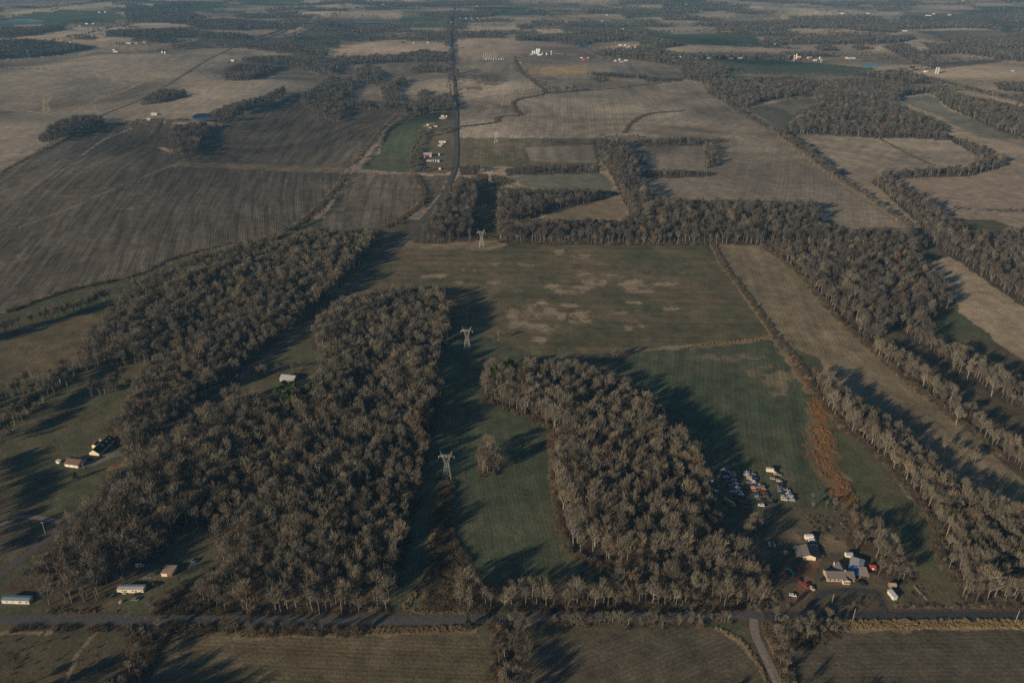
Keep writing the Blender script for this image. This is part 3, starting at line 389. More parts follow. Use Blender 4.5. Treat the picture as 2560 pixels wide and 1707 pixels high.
# ------------------------------------------------------------------ woods, outlined as seen: spacing, tree heights, kind
WOODS = [
 ([(300, 735), (330, 700), (439, 655), (570, 612), (695, 587), (800, 568), (940, 577), (965, 588), (930, 625), (880, 690), (800, 765), (700, 850), (620, 915), (540, 985), (470, 1045), (400, 1105), (330, 1180), (250, 1250), (170, 1310), (160, 1290), (230, 1240), (300, 1170), (330, 1150), (285, 1110), (262, 1075), (280, 1040), (318, 1000), (330, 960), (366, 910), (300, 910), (215, 930), (190, 880), (215, 830), (256, 786)], 6.1, 13, 19, 'wood between furrowed field and diagonal road'),
 ([(768, 835), (800, 780), (850, 745), (960, 718), (1090, 715), (1130, 745), (1142, 780), (1130, 830), (1103, 890), (1097, 930), (1107, 975), (1087, 1040), (1067, 1150), (1042, 1230), (1027, 1290), (1012, 1370), (987, 1440), (977, 1528), (900, 1540), (700, 1542), (640, 1545), (560, 1535), (500, 1500), (470, 1470), (480, 1440), (540, 1410), (540, 1360), (530, 1320), (440, 1325), (400, 1400), (320, 1440), (290, 1490), (230, 1505), (110, 1512), (75, 1480), (0, 1482), (0, 1465), (70, 1405), (118, 1340), (190, 1262), (300, 1165), (395, 1094), (505, 1013), (592, 950), (625, 978), (650, 990), (745, 968), (800, 912), (775, 860)], 6.1, 13, 20, 'wood between diagonal road and pylon meadow'),
 ([(1201, 928), (1227, 900), (1300, 900), (1420, 900), (1510, 915), (1570, 953), (1600, 975), (1640, 997), (1684, 1048), (1720, 1070), (1765, 1130), (1772, 1165), (1790, 1250), (1805, 1300), (1880, 1355), (1905, 1395), (1935, 1420), (1930, 1490), (1905, 1522), (1800, 1525), (1560, 1522), (1330, 1526), (1170, 1537), (1140, 1535), (1138, 1480), (1150, 1415), (1180, 1420), (1230, 1455), (1290, 1440), (1380, 1440), (1470, 1462), (1550, 1434), (1522, 1414), (1425, 1375), (1402, 1322), (1390, 1220), (1382, 1165), (1386, 1095), (1372, 1067), (1292, 1030), (1210, 1003), (1200, 960)], 6.1, 13, 19, 'wood between pylon meadow and old cars'),
 ([(1193, 1197), (1188, 1150), (1205, 1095), (1225, 1088), (1250, 1130), (1260, 1172), (1237, 1192)], 5.0, 14, 20, 'clump standing alone in the pylon meadow'),
 ([(2014, 913), (2065, 920), (2095, 965), (2157, 994), (2230, 1045), (2303, 1096), (2333, 1133), (2345, 1170), (2431, 1206), (2505, 1242), (2640, 1290), (2640, 1510), (2414, 1508), (2400, 1475), (2392, 1455), (2345, 1402), (2372, 1350), (2340, 1315), (2320, 1280), (2292, 1253), (2270, 1224), (2212, 1153), (2157, 1105), (2095, 1058), (2051, 1000), (2030, 955)], 5.4, 12, 18, 'tree belt beside the orange sedge patch'),
 ([(2150, 850), (2223, 848), (2322, 918), (2395, 975), (2468, 1045), (2523, 1074), (2620, 1150), (2620, 1260), (2504, 1143), (2431, 1076), (2376, 1036), (2322, 982), (2248, 937), (2205, 906)], 5.6, 12, 17, 'tree belt along the shaded furrowed field'),
 ([(2290, 835), (2420, 868), (2500, 918), (2620, 980), (2620, 1050), (2500, 1002), (2400, 942), (2330, 892)], 6.5, 12, 18, 'loose belt of trees by the hay field'),
 ([(2110, 1345), (2150, 1290), (2200, 1300), (2260, 1365), (2300, 1410), (2302, 1440), (2260, 1466), (2200, 1450), (2180, 1410), (2120, 1360)], 6.0, 11, 15, 'grove behind the farmstead sheds'),
 ([(1600, 500), (1640, 492), (1700, 495), (1850, 497), (2045, 500), (2057, 555), (2080, 568), (2250, 572), (2312, 590), (2335, 622), (2280, 640), (2100, 615), (2000, 613), (1900, 612), (1700, 612), (1500, 611), (1250, 606), (1250, 556), (1300, 550), (1450, 548), (1560, 550)], 7.2, 14, 20, 'long wood across the far side of the wheat field'),
 ([(1248, 465), (1325, 468), (1375, 503), (1378, 530), (1340, 547), (1290, 552), (1282, 606), (1245, 602), (1243, 530)], 7.2, 13, 18, 'hooked wood east of the pylons'),
 ([(1318, 472), (1400, 470), (1540, 474), (1550, 486), (1460, 514), (1376, 524)], 7.2, 13, 18, 'hooked wood east of the pylons'),
 ([(1480, 345), (1560, 345), (1592, 400), (1602, 440), (1645, 492), (1600, 522), (1582, 552), (1560, 505), (1530, 440), (1500, 400)], 7.5, 14, 20, 'tree column north of the long wood'),
 ([(1905, 610), (2080, 598), (2200, 608), (2300, 633), (2370, 711), (2389, 773), (2322, 780), (2345, 835), (2400, 872), (2290, 862), (2240, 822), (2200, 852), (2157, 862), (2139, 813), (2091, 791), (2047, 740), (1985, 671)], 7.0, 13, 20, 'eastern wood beside the fallow strip'),
 ([(2175, 452), (2215, 433), (2262, 462), (2330, 500), (2375, 545), (2440, 575), (2640, 560), (2640, 800), (2515, 737), (2440, 682), (2390, 647), (2330, 615), (2300, 562)], 7.5, 12, 18, 'eastern diagonal wood'),
 ([(1956, 318), (2000, 290), (2090, 300), (2250, 308), (2330, 318), (2400, 343), (2470, 368), (2512, 388), (2502, 422), (2420, 441), (2270, 446), (2200, 446), (2210, 424), (2330, 417), (2420, 412), (2446, 393), (2376, 352), (2270, 346), (2190, 346), (2095, 339), (1975, 335)], 8, 12, 18, 'far woods'),
 ([(1990, 280), (2050, 255), (2030, 225), (2080, 198), (2160, 193), (2300, 213), (2335, 228), (2240, 246), (2250, 262), (2330, 292), (2400, 335), (2330, 328), (2200, 312), (2000, 302)], 8.5, 12, 18, 'far woods'),
 ([(2320, 226), (2332, 212), (2420, 238), (2640, 280), (2640, 370), (2500, 328), (2420, 292), (2370, 268)], 8.5, 12, 18, 'far woods'),
 ([(1750, 193), (1850, 198), (1900, 193), (1990, 188), (2022, 200), (2002, 238), (1900, 257), (1870, 272), (1820, 262), (1770, 232)], 8.5, 12, 18, 'far woods'),
 ([(1700, 158), (1790, 154), (1846, 174), (1800, 190), (1760, 206), (1700, 196)], 8.5, 12, 18, 'far woods'),
 ([(2480, 203), (2640, 205), (2640, 240), (2500, 226)], 9, 11, 16, 'far woods'), ([(2490, 235), (2640, 235), (2640, 280)], 9, 11, 16, 'far woods'),
 ([(420, 320), (460, 306), (515, 306), (525, 325), (492, 382), (462, 397), (430, 387)], 7.5, 13, 18, 'far woods'),
 ([(350, 250), (400, 223), (460, 223), (472, 240), (400, 260), (355, 264)], 8, 12, 17, 'far woods'),
 ([(510, 285), (560, 263), (660, 238), (710, 213), (717, 236), (660, 264), (585, 292), (580, 308), (540, 312)], 8, 12, 17, 'far woods'),
 ([(560, 170), (600, 158), (690, 160), (702, 176), (650, 192), (620, 202), (560, 202)], 8, 11, 16, 'far woods'),
 ([(90, 345), (130, 308), (190, 288), (255, 288), (262, 316), (200, 332), (110, 357)], 8, 12, 17, 'far woods'),
 ([(-80, 100), (60, 97), (130, 102), (250, 116), (160, 136), (95, 144), (-80, 152)], 9, 12, 18, 'far woods'),
 ([(600, 143), (700, 138), (800, 140), (850, 147), (832, 190), (720, 167), (610, 157)], 8.5, 12, 17, 'far woods'),
 ([(750, 235), (790, 213), (830, 188), (852, 198), (862, 290), (840, 312), (800, 292), (755, 267)], 8, 12, 17, 'far woods'),
 ([(840, 140), (960, 138), (1060, 123), (1120, 130), (1125, 157), (1000, 157), (840, 167)], 9, 12, 17, 'far woods'),
 ([(890, 175), (920, 158), (950, 178), (950, 212), (893, 207)], 8, 12, 17, 'far woods'), ([(850, 200), (880, 190), (882, 240), (850, 250)], 8, 12, 17, 'far woods'),
 ([(950, 220), (1010, 188), (1022, 205), (992, 222), (1002, 262), (960, 257)], 8, 12, 17, 'far woods'),
 ([(850, 253), (900, 248), (1000, 256), (1070, 243), (1130, 230), (1128, 278), (1040, 282), (990, 281), (860, 272)], 8, 11, 17, 'far woods'),
 ([(1025, 170), (1060, 157), (1125, 168), (1120, 182), (1030, 185)], 8.5, 11, 15, 'far woods'), ([(1036, 237), (1060, 220), (1090, 230), (1060, 248)], 8, 11, 15, 'far woods'),
 ([(1140, 445), (1155, 438), (1195, 443), (1192, 500), (1177, 602), (1100, 609), (1030, 607), (1060, 562), (1100, 502)], 7, 13, 19, 'wood beside the bend of the tarred road'),
 ([(1148, 413), (1200, 413), (1200, 439), (1150, 440)], 8, 9, 13, 'far woods'), ([(1260, 418), (1330, 410), (1500, 408), (1502, 434), (1265, 438)], 8, 9, 14, 'far woods'),
 ([(1590, 346), (1700, 341), (1830, 346), (1790, 362), (1700, 367), (1590, 366)], 8, 9, 13, 'far woods'), ([(1762, 352), (1787, 352), (1797, 416), (1765, 422)], 7, 9, 14, 'far woods'),
 ([(1600, 424), (1700, 421), (1790, 426), (1790, 441), (1700, 445), (1610, 444)], 8, 9, 12, 'far woods'), ([(1588, 383), (1615, 383), (1617, 412), (1590, 412)], 8, 9, 12, 'far woods'),
 ([(1286, 86), (1380, 84), (1470, 102), (1480, 112), (1440, 114), (1380, 104), (1290, 102)], 10, 12, 18, 'far woods'), ([(1440, 72), (1600, 85), (1720, 112), (1690, 118), (1560, 100), (1440, 88)], 10, 12, 18, 'far woods'),
 ([(1880, 103), (2000, 95), (2200, 92), (2280, 85), (2290, 98), (2240, 110), (2000, 112), (1910, 115)], 10, 12, 18, 'far woods'), ([(2035, 115), (2070, 110), (2110, 128), (2050, 130)], 10, 12, 16, 'far woods'), ([(2120, 117), (2150, 111), (2200, 122), (2150, 126)], 10, 12, 16, 'far woods'),
 ([(2200, 115), (2260, 105), (2330, 140), (2340, 170), (2310, 165), (2230, 130)], 10, 11, 16, 'far woods'), ([(2300, 105), (2400, 110), (2500, 130), (2640, 150), (2640, 165), (2480, 145), (2330, 125)], 10, 11, 16, 'far woods'),
 ([(1710, 135), (1800, 132), (1810, 147), (1710, 147)], 9, 11, 16, 'far woods'), ([(1870, 135), (1920, 131), (1925, 146), (1872, 147)], 9, 11, 16, 'far woods'), ([(1945, 128), (2050, 128), (2110, 142), (2000, 147)], 9, 11, 16, 'far woods'),
 ([(0, 68), (150, 62), (170, 75), (60, 90), (0, 92)], 10, 12, 18, 'far woods'), ([(270, 75), (480, 68), (500, 95), (420, 98), (260, 92)], 10, 12, 18, 'far woods'), ([(480, 78), (600, 82), (650, 95), (610, 100), (500, 98)], 10, 12, 18, 'far woods'), ([(330, 95), (400, 85), (400, 103), (320, 103)], 10, 12, 18, 'far woods'),
 ([(460, 55), (560, 45), (700, 55), (690, 75), (560, 78), (480, 72)], 11, 12, 18, 'far woods'), ([(310, 30), (450, 22), (500, 40), (460, 60), (320, 58)], 11, 12, 18, 'far woods'),
 ([(1570, 118), (1640, 120), (1700, 140), (1640, 140), (1590, 130)], 9, 11, 16, 'far woods'), ([(1600, 195), (1640, 190), (1720, 195), (1700, 203), (1620, 205)], 9, 8, 12, 'far woods'),
 ([(1470, 178), (1520, 180), (1620, 186), (1625, 198), (1500, 192)], 9, 9, 13, 'far woods'), ([(1475, 196), (1500, 188), (1525, 200), (1500, 207)], 9, 8, 11, 'far woods'),
 ([(1245, 1526), (1312, 1536), (1325, 1600), (1340, 1780), (1262, 1780), (1240, 1640)], 5.6, 9, 14, 'thicket column south of the county road'),
 ([(1385, 1523), (1700, 1527), (1825, 1522), (1820, 1556), (1700, 1566), (1480, 1562), (1400, 1568)], 4.4, 6, 9, 'roadside row south of the county road'),
 ([(1905, 1518), (1960, 1500), (2010, 1520), (2110, 1518), (2112, 1568), (2060, 1592), (2010, 1602), (1960, 1602), (1935, 1570)], 5.2, 7, 11, 'thicket in the fork of the roads'),
 ([(1912, 1540), (1950, 1565), (1980, 1620), (2000, 1760), (1972, 1760), (1942, 1640)], 5.0, 7, 11, 'row beside the gravel side road'),
 ([(290, 1760), (300, 1600), (340, 1560), (392, 1562), (390, 1640), (350, 1760)], 5.6, 8, 13, 'thicket by the rough pasture'),
 ([(1130, 1420), (1180, 1405), (1200, 1440), (1180, 1533), (1140, 1536)], 4.5, 7, 12, 'thicket at the foot of the gully'),
 ([(1500, 905), (1510, 875), (1572, 870), (1575, 905)], 6, 9, 13, 'wood between pylon meadow and old cars'),
 ([(1720, 1180), (1790, 1250), (1800, 1310), (1860, 1350), (1800, 1340), (1760, 1260)], 7.5, 12, 17, 'wood between pylon meadow and old cars'),
]
# single rows: base line in photo pixels, spacing, heights, width of the row in metres, kind of place
ROWS = [
 ([(-120, 875), (0, 840), (75, 817), (205, 777), (265, 754)], 5, 13, 17, 16, 'row below the furrowed field'),
 ([(-60, 1130), (0, 1092), (50, 1052), (110, 1002), (150, 962), (180, 930)], 5, 14, 18, 14, 'row above the sloping lawn'),
 ([(-60, 1040), (0, 1005), (40, 985), (90, 955)], 6, 13, 17, 16, 'row above the sloping lawn'),
 ([(200, 985), (262, 985), (300, 960), (330, 950)], 7, 14, 17, 10, 'row above the sloping lawn'),
 ([(-90, 1180), (-60, 1250), (-70, 1330), (-110, 1420)], 6, 13, 18, 20, 'row beside the lawn'),
 ([(886, 420), (930, 365), (960, 325), (1000, 298), (1080, 285)], 5, 7, 11, 14, 'far hedgerow'),
 ([(880, 424), (845, 480), (805, 530), (765, 562), (700, 588)], 4, 4, 8, 10, 'far hedgerow'),
 ([(1062, 328), (1042, 370), (1037, 400), (1030, 434)], 5, 7, 11, 14, 'far hedgerow'), ([(1040, 434), (1090, 425), (1130, 430)], 7, 6, 10, 10, 'far hedgerow'), ([(1062, 345), (1100, 335), (1128, 325)], 6, 7, 11, 12, 'far hedgerow'),
 ([(1045, 440), (1057, 470), (1060, 505), (1030, 540), (990, 565)], 4, 3, 7, 8, 'far hedgerow'),
 ([(2380, 527), (2480, 532), (2640, 534)], 5, 6, 9, 9, 'far hedgerow'), ([(2080, 442), (2150, 488), (2230, 545), (2290, 595)], 6, 7, 11, 14, 'far hedgerow'),
 ([(1945, 337), (2000, 378), (2055, 425), (2085, 444)], 5, 11, 16, 22, 'far hedgerow'), ([(1815, 262), (1870, 300), (1945, 337)], 7, 7, 12, 14, 'far hedgerow'),
 ([(1147, 150), (1148, 250), (1146, 330)], 30, 5, 8, 8, 'far hedgerow'), ([(1126, 130), (1124, 200), (1126, 270)], 14, 7, 12, 12, 'far hedgerow'), ([(1120, 40), (1122, 90), (1121, 120)], 10, 8, 14, 30, 'far hedgerow'), ([(1146, 40), (1148, 75)], 9, 8, 14, 60, 'far hedgerow'),
 ([(1680, 187), (1840, 186), (2000, 190), (2150, 190)], 7, 6, 10, 14, 'far hedgerow'), ([(2150, 190), (2250, 186), (2330, 205), (2400, 222), (2560, 262)], 6, 9, 14, 20, 'far hedgerow'),
 ([(1365, 361), (1372, 362)], 4, 10, 13, 14, 'far hedgerow'), ([(640, 120), (700, 115), (800, 118), (850, 122)], 8, 8, 12, 16, 'far hedgerow'), ([(0, 175), (120, 178)], 14, 6, 9, 10, 'far hedgerow'),
 ([(600, 112), (660, 95), (720, 65)], 9, 8, 13, 24, 'far hedgerow'), ([(190, 337), (120, 370), (60, 402), (0, 436)], 16, 3, 5, 5, 'far hedgerow'), ([(850, 72), (960, 78), (1120, 85)], 8, 6, 9, 10, 'far hedgerow'), ([(850, 98), (1000, 104)], 10, 6, 9, 10, 'far hedgerow'),
 ([(1148, 98), (1290, 100)], 12, 5, 8, 8, 'far hedgerow'), ([(1270, 150), (1330, 140)], 10, 6, 10, 14, 'far hedgerow'), ([(1600, 346), (1500, 346)], 8, 6, 10, 10, 'far hedgerow'),
 ([(560, 1572), (600, 1578), (660, 1575), (720, 1582), (770, 1578), (860, 1585), (900, 1588)], 6, 5, 11, 7, 'row south of the county road'), ([(340, 1575), (440, 1568), (520, 1570)], 8, 6, 11, 8, 'row south of the county road'),
 ([(1385, 1563), (1480, 1561), (1700, 1564), (1822, 1559)], 4, 6, 9.5, 7, 'roadside row south of the county road'),
 ([(2130, 1525), (2180, 1528)], 30, 4, 6, 4, 'farmstead'), ([(1870, 1350), (1905, 1330)], 8, 9, 13, 12, 'edge of the farmstead'), ([(1872, 1310), (1880, 1312)], 9, 9, 12, 3, 'edge of the farmstead'),
 ([(470, 1460), (410, 1510), (370, 1540)], 6, 5, 9, 12, 'bank behind the pale mobile home'), ([(384, 1470), (392, 1462)], 10, 8, 11, 3, 'bank behind the pale mobile home'),
 ([(2090, 1280), (2150, 1310), (2100, 1270), (2060, 1262), (2020, 1275)], 8, 6, 10, 10, 'edge of the farmstead'), ([(325, 1118), (345, 1095)], 8, 13, 16, 4, 'row beside the dark roofed house'),
 ([(2370, 1110), (2450, 1170), (2340, 1120)], 12, 8, 12, 14, 'shaded furrowed field'), ([(690, 925), (640, 945), (760, 925)], 14, 9, 12, 6, 'barn clearing'), ([(1238, 845), (1252, 852)], 5, 8, 11, 10, 'edge of the wheat field'),
 ([(-40, 1800), (200, 1830), (420, 1850)], 7, 12, 17, 30, 'bottom'), ([(900, 1880), (1200, 1900)], 9, 12, 16, 30, 'bottom'), ([(1500, 1900), (2300, 1890)], 7, 12, 17, 25, 'bottom'),
]
NO_TREES = [[(236, 1535), (290, 1490), (322, 1442), (400, 1400), (440, 1330), (530, 1318), (540, 1400), (500, 1440), (430, 1470), (385, 1485), (375, 1540)],
            [(610, 965), (760, 832), (805, 788), (782, 870), (815, 905), (765, 972), (650, 988)]]
def place_wood(poly, sp, h0, h1):
    pts = np.array([unproject(px, max(py, -60))[:2] for px, py in poly] + [unproject(px, max(py, -60), 18)[:2] for px, py in poly])
    x0, y0 = pts.min(0); x1, y1 = pts.max(0)
    gx, gy = np.meshgrid(np.arange(x0, x1, sp), np.arange(y0, y1, sp)); gx = gx.ravel(); gy = gy.ravel()
    gx = gx + rng.uniform(-.46, .46, gx.size) * sp; gy = gy + rng.uniform(-.46, .46, gx.size) * sp
    z = height(gx, gy); h = rng.uniform(h0 * .9, h1 * 1.05, gx.size) * (.8 + .4 * vnoise(gx / 35, gy / 35, 9))
    a, b = project(gx, gy, z); c, d = project(gx, gy, z + h * .86)
    ok = in_poly(a, b, poly) & in_poly(c, d, poly)
    for p in NO_TREES: ok &= ~in_poly(a, b, p)
    ok &= rng.random(gx.size) < .93
    h = np.where(rng.random(gx.size) < .15, h * rng.uniform(.5, .8, gx.size), h)
    return gx[ok], gy[ok], z[ok], h[ok]
def place_row(line, sp, h0, h1, wid):
    W = world_line(line, 4.0); L = np.concatenate([[0], np.cumsum(np.hypot(*np.diff(W, axis=0).T))])
    n = max(1, int(1.5 * L[-1] / sp * max(1, wid / 9))); s = rng.uniform(0, L[-1], n)
    x = np.interp(s, L, W[:, 0]) + rng.normal(0, wid / 4, n); y = np.interp(s, L, W[:, 1]) + rng.normal(0, wid / 4, n)
    return x, y, height(x, y), rng.uniform(h0, h1, n)
TX, TY, TZ, THT, TW = [], [], [], [], []
places = []
def put(arrs, place):
    if place not in places: places.append(place)
    x, y, z, h = arrs
    TX.append(x); TY.append(y); TZ.append(z); THT.append(h); TW.append(np.full(len(x), places.index(place)))
for poly, sp, h0, h1, pl in WOODS: put(place_wood(poly, sp, h0, h1), pl)
for ln, sp, h0, h1, wid, pl in ROWS: put(place_row(ln, sp, h0, h1, wid), pl)

# far country beyond the outlined fields: irregular field mosaic, hedgerows and woods, all laid out in plan
def mosaic(x, y, size=330.0):
    """cell hash, second-nearest gap"""
    u = (x * .995 + y * .05 + 90 * (vnoise(x / 700, y / 700, 11) - .5)) / (size * 1.25); v = (y * .995 - x * .05 + 90 * (vnoise(x / 700, y / 700, 12) - .5)) / size
    iu = np.floor(u).astype(int); iv = np.floor(v).astype(int)
    d1 = np.full(u.shape, 9.); d2 = np.full(u.shape, 9.); c1 = np.zeros(u.shape, int); c2 = np.zeros(u.shape, int)
    for a in (-1, 0, 1):
        for b in (-1, 0, 1):
            ja = _perm[(iu + a) & 255, (iv + b) & 255]; jb = _perm[(iu + a + 91) & 255, (iv + b + 37) & 255]
            d = np.maximum(np.abs(iu + a + .2 + .6 * ja - u), np.abs(iv + b + .2 + .6 * jb - v))
            cid = ((iu + a) * 7919 + (iv + b) * 104729) & 65535
            n = d < d1
            d2 = np.where(n, d1, np.minimum(d2, d)); c2 = np.where(n, c1, np.where(d <= d2, cid, c2))
            d1 = np.where(n, d, d1); c1 = np.where(n, cid, c1)
    return c1, c2, (d2 - d1) * size
def far_wood(x, y): return .62 * vnoise(x / 520, y / 260, 21) + .38 * vnoise(x / 170, y / 110, 22)
ALLF = [f[3] for f in FIELDS]
def far_points(y0, y1, sp):
    hw = (y1 * CT + HC * ST) * .75
    n = int((y1 - y0) * 2 * hw / sp ** 2)
    x = rng.uniform(-hw, hw, n); y = rng.uniform(y0, y1, n)
    k = np.abs(x) < (y * CT + HC * ST) * .72; x = x[k]; y = y[k]
    c1, c2, gap = mosaic(x, y); hedge = (gap < 9) & (((c1 ^ c2) * 2654435761 >> 7) % 10 < 6)
    wood = (far_wood(x, y) > .60 - .02 * sstep(4500, 6500, y)) 
    k = hedge | wood; x = x[k]; y = y[k]; z = height(x, y); px, py = project(x, y, z)
    ok = np.ones(x.size, bool)
    for p in ALLF: ok &= ~in_poly(px, py, p)
    return x[ok], y[ok], z[ok], rng.uniform(9, 17, ok.sum())
for y0, y1, sp in ((2000, 3500, 9.5), (3500, 5200, 11.5), (5200, 7600, 14), (7600, 10500, 22)): put(far_points(y0, y1, sp), 'far woods')
TX = np.concatenate(TX); TY = np.concatenate(TY); TZ = np.concatenate(TZ); THT = np.concatenate(THT); TW = np.concatenate(TW)
keep = np.ones(TX.size, bool)
for W_, wid in ROADW:
    bb = (TX > W_[:, 0].min() - 20) & (TX < W_[:, 0].max() + 20) & (TY > W_[:, 1].min() - 20) & (TY < W_[:, 1].max() + 20)
    keep[bb] &= seg_dist(TX[bb], TY[bb], W_[::2]) > wid / 2 + 1.0

# ------------------------------------------------------------------ terrain mesh: one continuous sheet, split where the fields meet
def build_land():
    py_rows = np.arange(1800, -95, -2.6)
    v = (py_rows - CY) / F_PX; Yr = HC * (CT - v * ST) / (ST + v * CT)
    back = np.array([-2500, -1200, -600, -250, 0, 120, 200, 250]); back = back[back < Yr[0] - 8]
    far = Yr[-1] * np.array([1.1, 1.3, 1.6, 2.0, 2.6])
    Yr = np.concatenate([back, Yr, far])
    un = np.arange(-1.14, 1.1401, 3.1 / 1280); side = np.array([1.2, 1.3, 1.5, 1.8, 2.3, 3.2])
    U = np.concatenate([-side[::-1], un, side])
    Wd = np.maximum(Yr * CT + HC * ST, 300) * 1280 / F_PX
    X = U[None, :] * Wd[:, None]; Y = np.repeat(Yr[:, None], U.size, 1)
    Z = height(X, Y); nr, nc = X.shape
    x, y, z = X.ravel(), Y.ravel(), Z.ravel()
    wx = 5 * (vnoise(x / 14, y / 14, 31) - .5) + 2.5 * (vnoise(x / 4, y / 4, 32) - .5); wy = 5 * (vnoise(x / 14, y / 14, 33) - .5) + 2.5 * (vnoise(x / 4, y / 4, 34) - .5)
    px, py = project(x + wx, y + wy, z); bad = y + 0 < 60
    px[bad] = -9e5; py[bad] = 9e5
    lab = np.zeros(x.size, np.int16)
    col = np.zeros((x.size, 3)); col2 = np.zeros((x.size, 3)); row = np.zeros((x.size, 3))
    c1, c2, gap = mosaic(x + wx, y + wy)
    fk = ['tan', 'stubble', 'pink', 'grey', 'stubble', 'tan', 'meadow', 'grey', 'pink', 'plow2', 'green', 'grey', 'tan']
    h = ((c1 * 40503) >> 3) % len(fk)
    for i, k in enumerate(fk):
        m = h == i; col[m], col2[m] = KIND[k][0], KIND[k][1]
        row[m] = (.12 * math.cos(i), .12 * math.sin(i), .10)
    e = y < 1150; col[e] = KIND['lawn'][0]; col2[e] = KIND['scrub'][0]
    e = (gap < 6) & (y > 1150); col[e] = KIND['drygrass'][0]; col2[e] = KIND['scrub'][0]
    e = far_wood(x, y) > .60; e &= y > 2200; col[e] = KIND['litter'][0]; col2[e] = KIND['scrub'][0]
    for i, (nm, lb, kd, poly, rp, per) in enumerate(FIELDS):
        m = in_poly(px, py, poly); lab[m] = i + 1
        col[m], col2[m] = KIND[kd][0], KIND[kd][1]
        if rp:
            a = unproject(*rp[0]); b_ = unproject(*rp[1]); dx, dy = b_[0] - a[0], b_[1] - a[1]; L = math.hypot(dx, dy)
            row[m] = (-dy / L / per, dx / L / per, KIND[kd][2])
        else: row[m] = (.7 / per, .7 / per, KIND[kd][2] * .5)
    hn = vnoise(x / 330, y / 330, 1) - .5 + .5 * (vnoise(x / 120, y / 120, 51) - .5)          # hill relief shading put into the colour: paler ridges, darker hollows; contour tillage
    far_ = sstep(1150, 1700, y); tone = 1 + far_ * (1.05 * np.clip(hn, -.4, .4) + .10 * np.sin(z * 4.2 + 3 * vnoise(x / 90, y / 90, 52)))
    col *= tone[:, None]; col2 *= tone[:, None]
    for kd, line, wid in BANDS:
        W_ = world_line(line, 10.0)
        m = np.nonzero((x > W_[:, 0].min() - wid) & (x < W_[:, 0].max() + wid) & (y > W_[:, 1].min() - wid) & (y < W_[:, 1].max() + wid))[0]
        m = m[seg_dist(x[m] + wx[m] * .5, y[m] + wy[m] * .5, W_) < wid / 2 * (.6 + .8 * vnoise(x[m] / 9, y[m] / 9, 41))]
        col[m], col2[m] = KIND[kd][0], KIND[kd][1]; row[m, 2] *= .3
    for kd, sx, sy, a, b_ in SPOTS:
        m = np.nonzero((np.abs(px - sx) < a * 1.6) & (np.abs(py - sy) < b_ * 1.6))[0]
        q = ((px[m] - sx) / a) ** 2 + ((py[m] - sy) / b_) ** 2 + 2.2 * (vnoise(x[m] / 11, y[m] / 11, 42) - .5) + 1.4 * (vnoise(x[m] / 3.5, y[m] / 3.5, 43) - .5)
        m, q = m[q < 1.3], q[q < 1.3]; k_ = (.7 * sstep(1.3, .35, q))[:, None]; col[m] = col[m] * (1 - k_) + k_ * np.array(KIND[kd][0]); col2[m] = col2[m] * (1 - k_) + k_ * np.array(KIND[kd][1])
    cpx, cpy = project(x, y, z + 3.5)
    for poly, sp, h0, h1, pl in WOODS:
        m = in_poly(px, py, poly) & in_poly(cpx, cpy, poly)
        col[m], col2[m] = KIND['litter'][0], KIND['litter'][1]; row[m] = (.2, .2, 0)
    for poly in NO_TREES:
        m = in_poly(px, py, poly); col[m], col2[m] = KIND['yard'][0], KIND['lawn'][0]
    for W_, wid in ROADW:
        m = np.nonzero((x > W_[:, 0].min() - 9) & (x < W_[:, 0].max() + 9) & (y > W_[:, 1].min() - 9) & (y < W_[:, 1].max() + 9))[0]
        m = m[seg_dist(x[m], y[m], W_[::2]) < wid / 2 + 2.6]
        col[m], col2[m] = KIND['scrub'][0], KIND['litter'][0]
    ii = np.arange(nr * nc).reshape(nr, nc)
    quads = np.stack([ii[:-1, :-1], ii[:-1, 1:], ii[1:, 1:], ii[1:, :-1]], -1).reshape(-1, 4)
    qlab = lab[quads[:, 0]]
    info = [('countryside', 'far patchwork of fields, hedges and farm tracks')] + [(f[0], f[1]) for f in FIELDS]
    for i, (nm, lb) in enumerate(info):
        q = quads[qlab == i]
        if not len(q): print('EMPTY FIELD', lb); continue
        vid, inv = np.unique(q, return_inverse=True); inv = inv.reshape(-1, 4)
        me = bpy.data.meshes.new(nm)
        me.vertices.add(len(vid)); me.vertices.foreach_set('co', np.stack([x[vid], y[vid], z[vid]], 1).astype(np.float32).ravel())
        me.loops.add(inv.size); me.loops.foreach_set('vertex_index', inv.astype(np.int32).ravel())
        me.polygons.add(len(inv)); me.polygons.foreach_set('loop_start', np.arange(0, inv.size, 4, dtype=np.int32)); me.polygons.foreach_set('loop_total', np.full(len(inv), 4, np.int32))
        me.polygons.foreach_set('use_smooth', np.ones(len(inv), bool))
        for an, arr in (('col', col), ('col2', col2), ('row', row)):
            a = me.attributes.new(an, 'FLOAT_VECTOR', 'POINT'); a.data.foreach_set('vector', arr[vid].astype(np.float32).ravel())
        me.materials.append(LAND); me.update(calc_edges=True)
        tag(link(bpy.data.objects.new(nm, me)), lb, None, None, 'structure')
build_land()
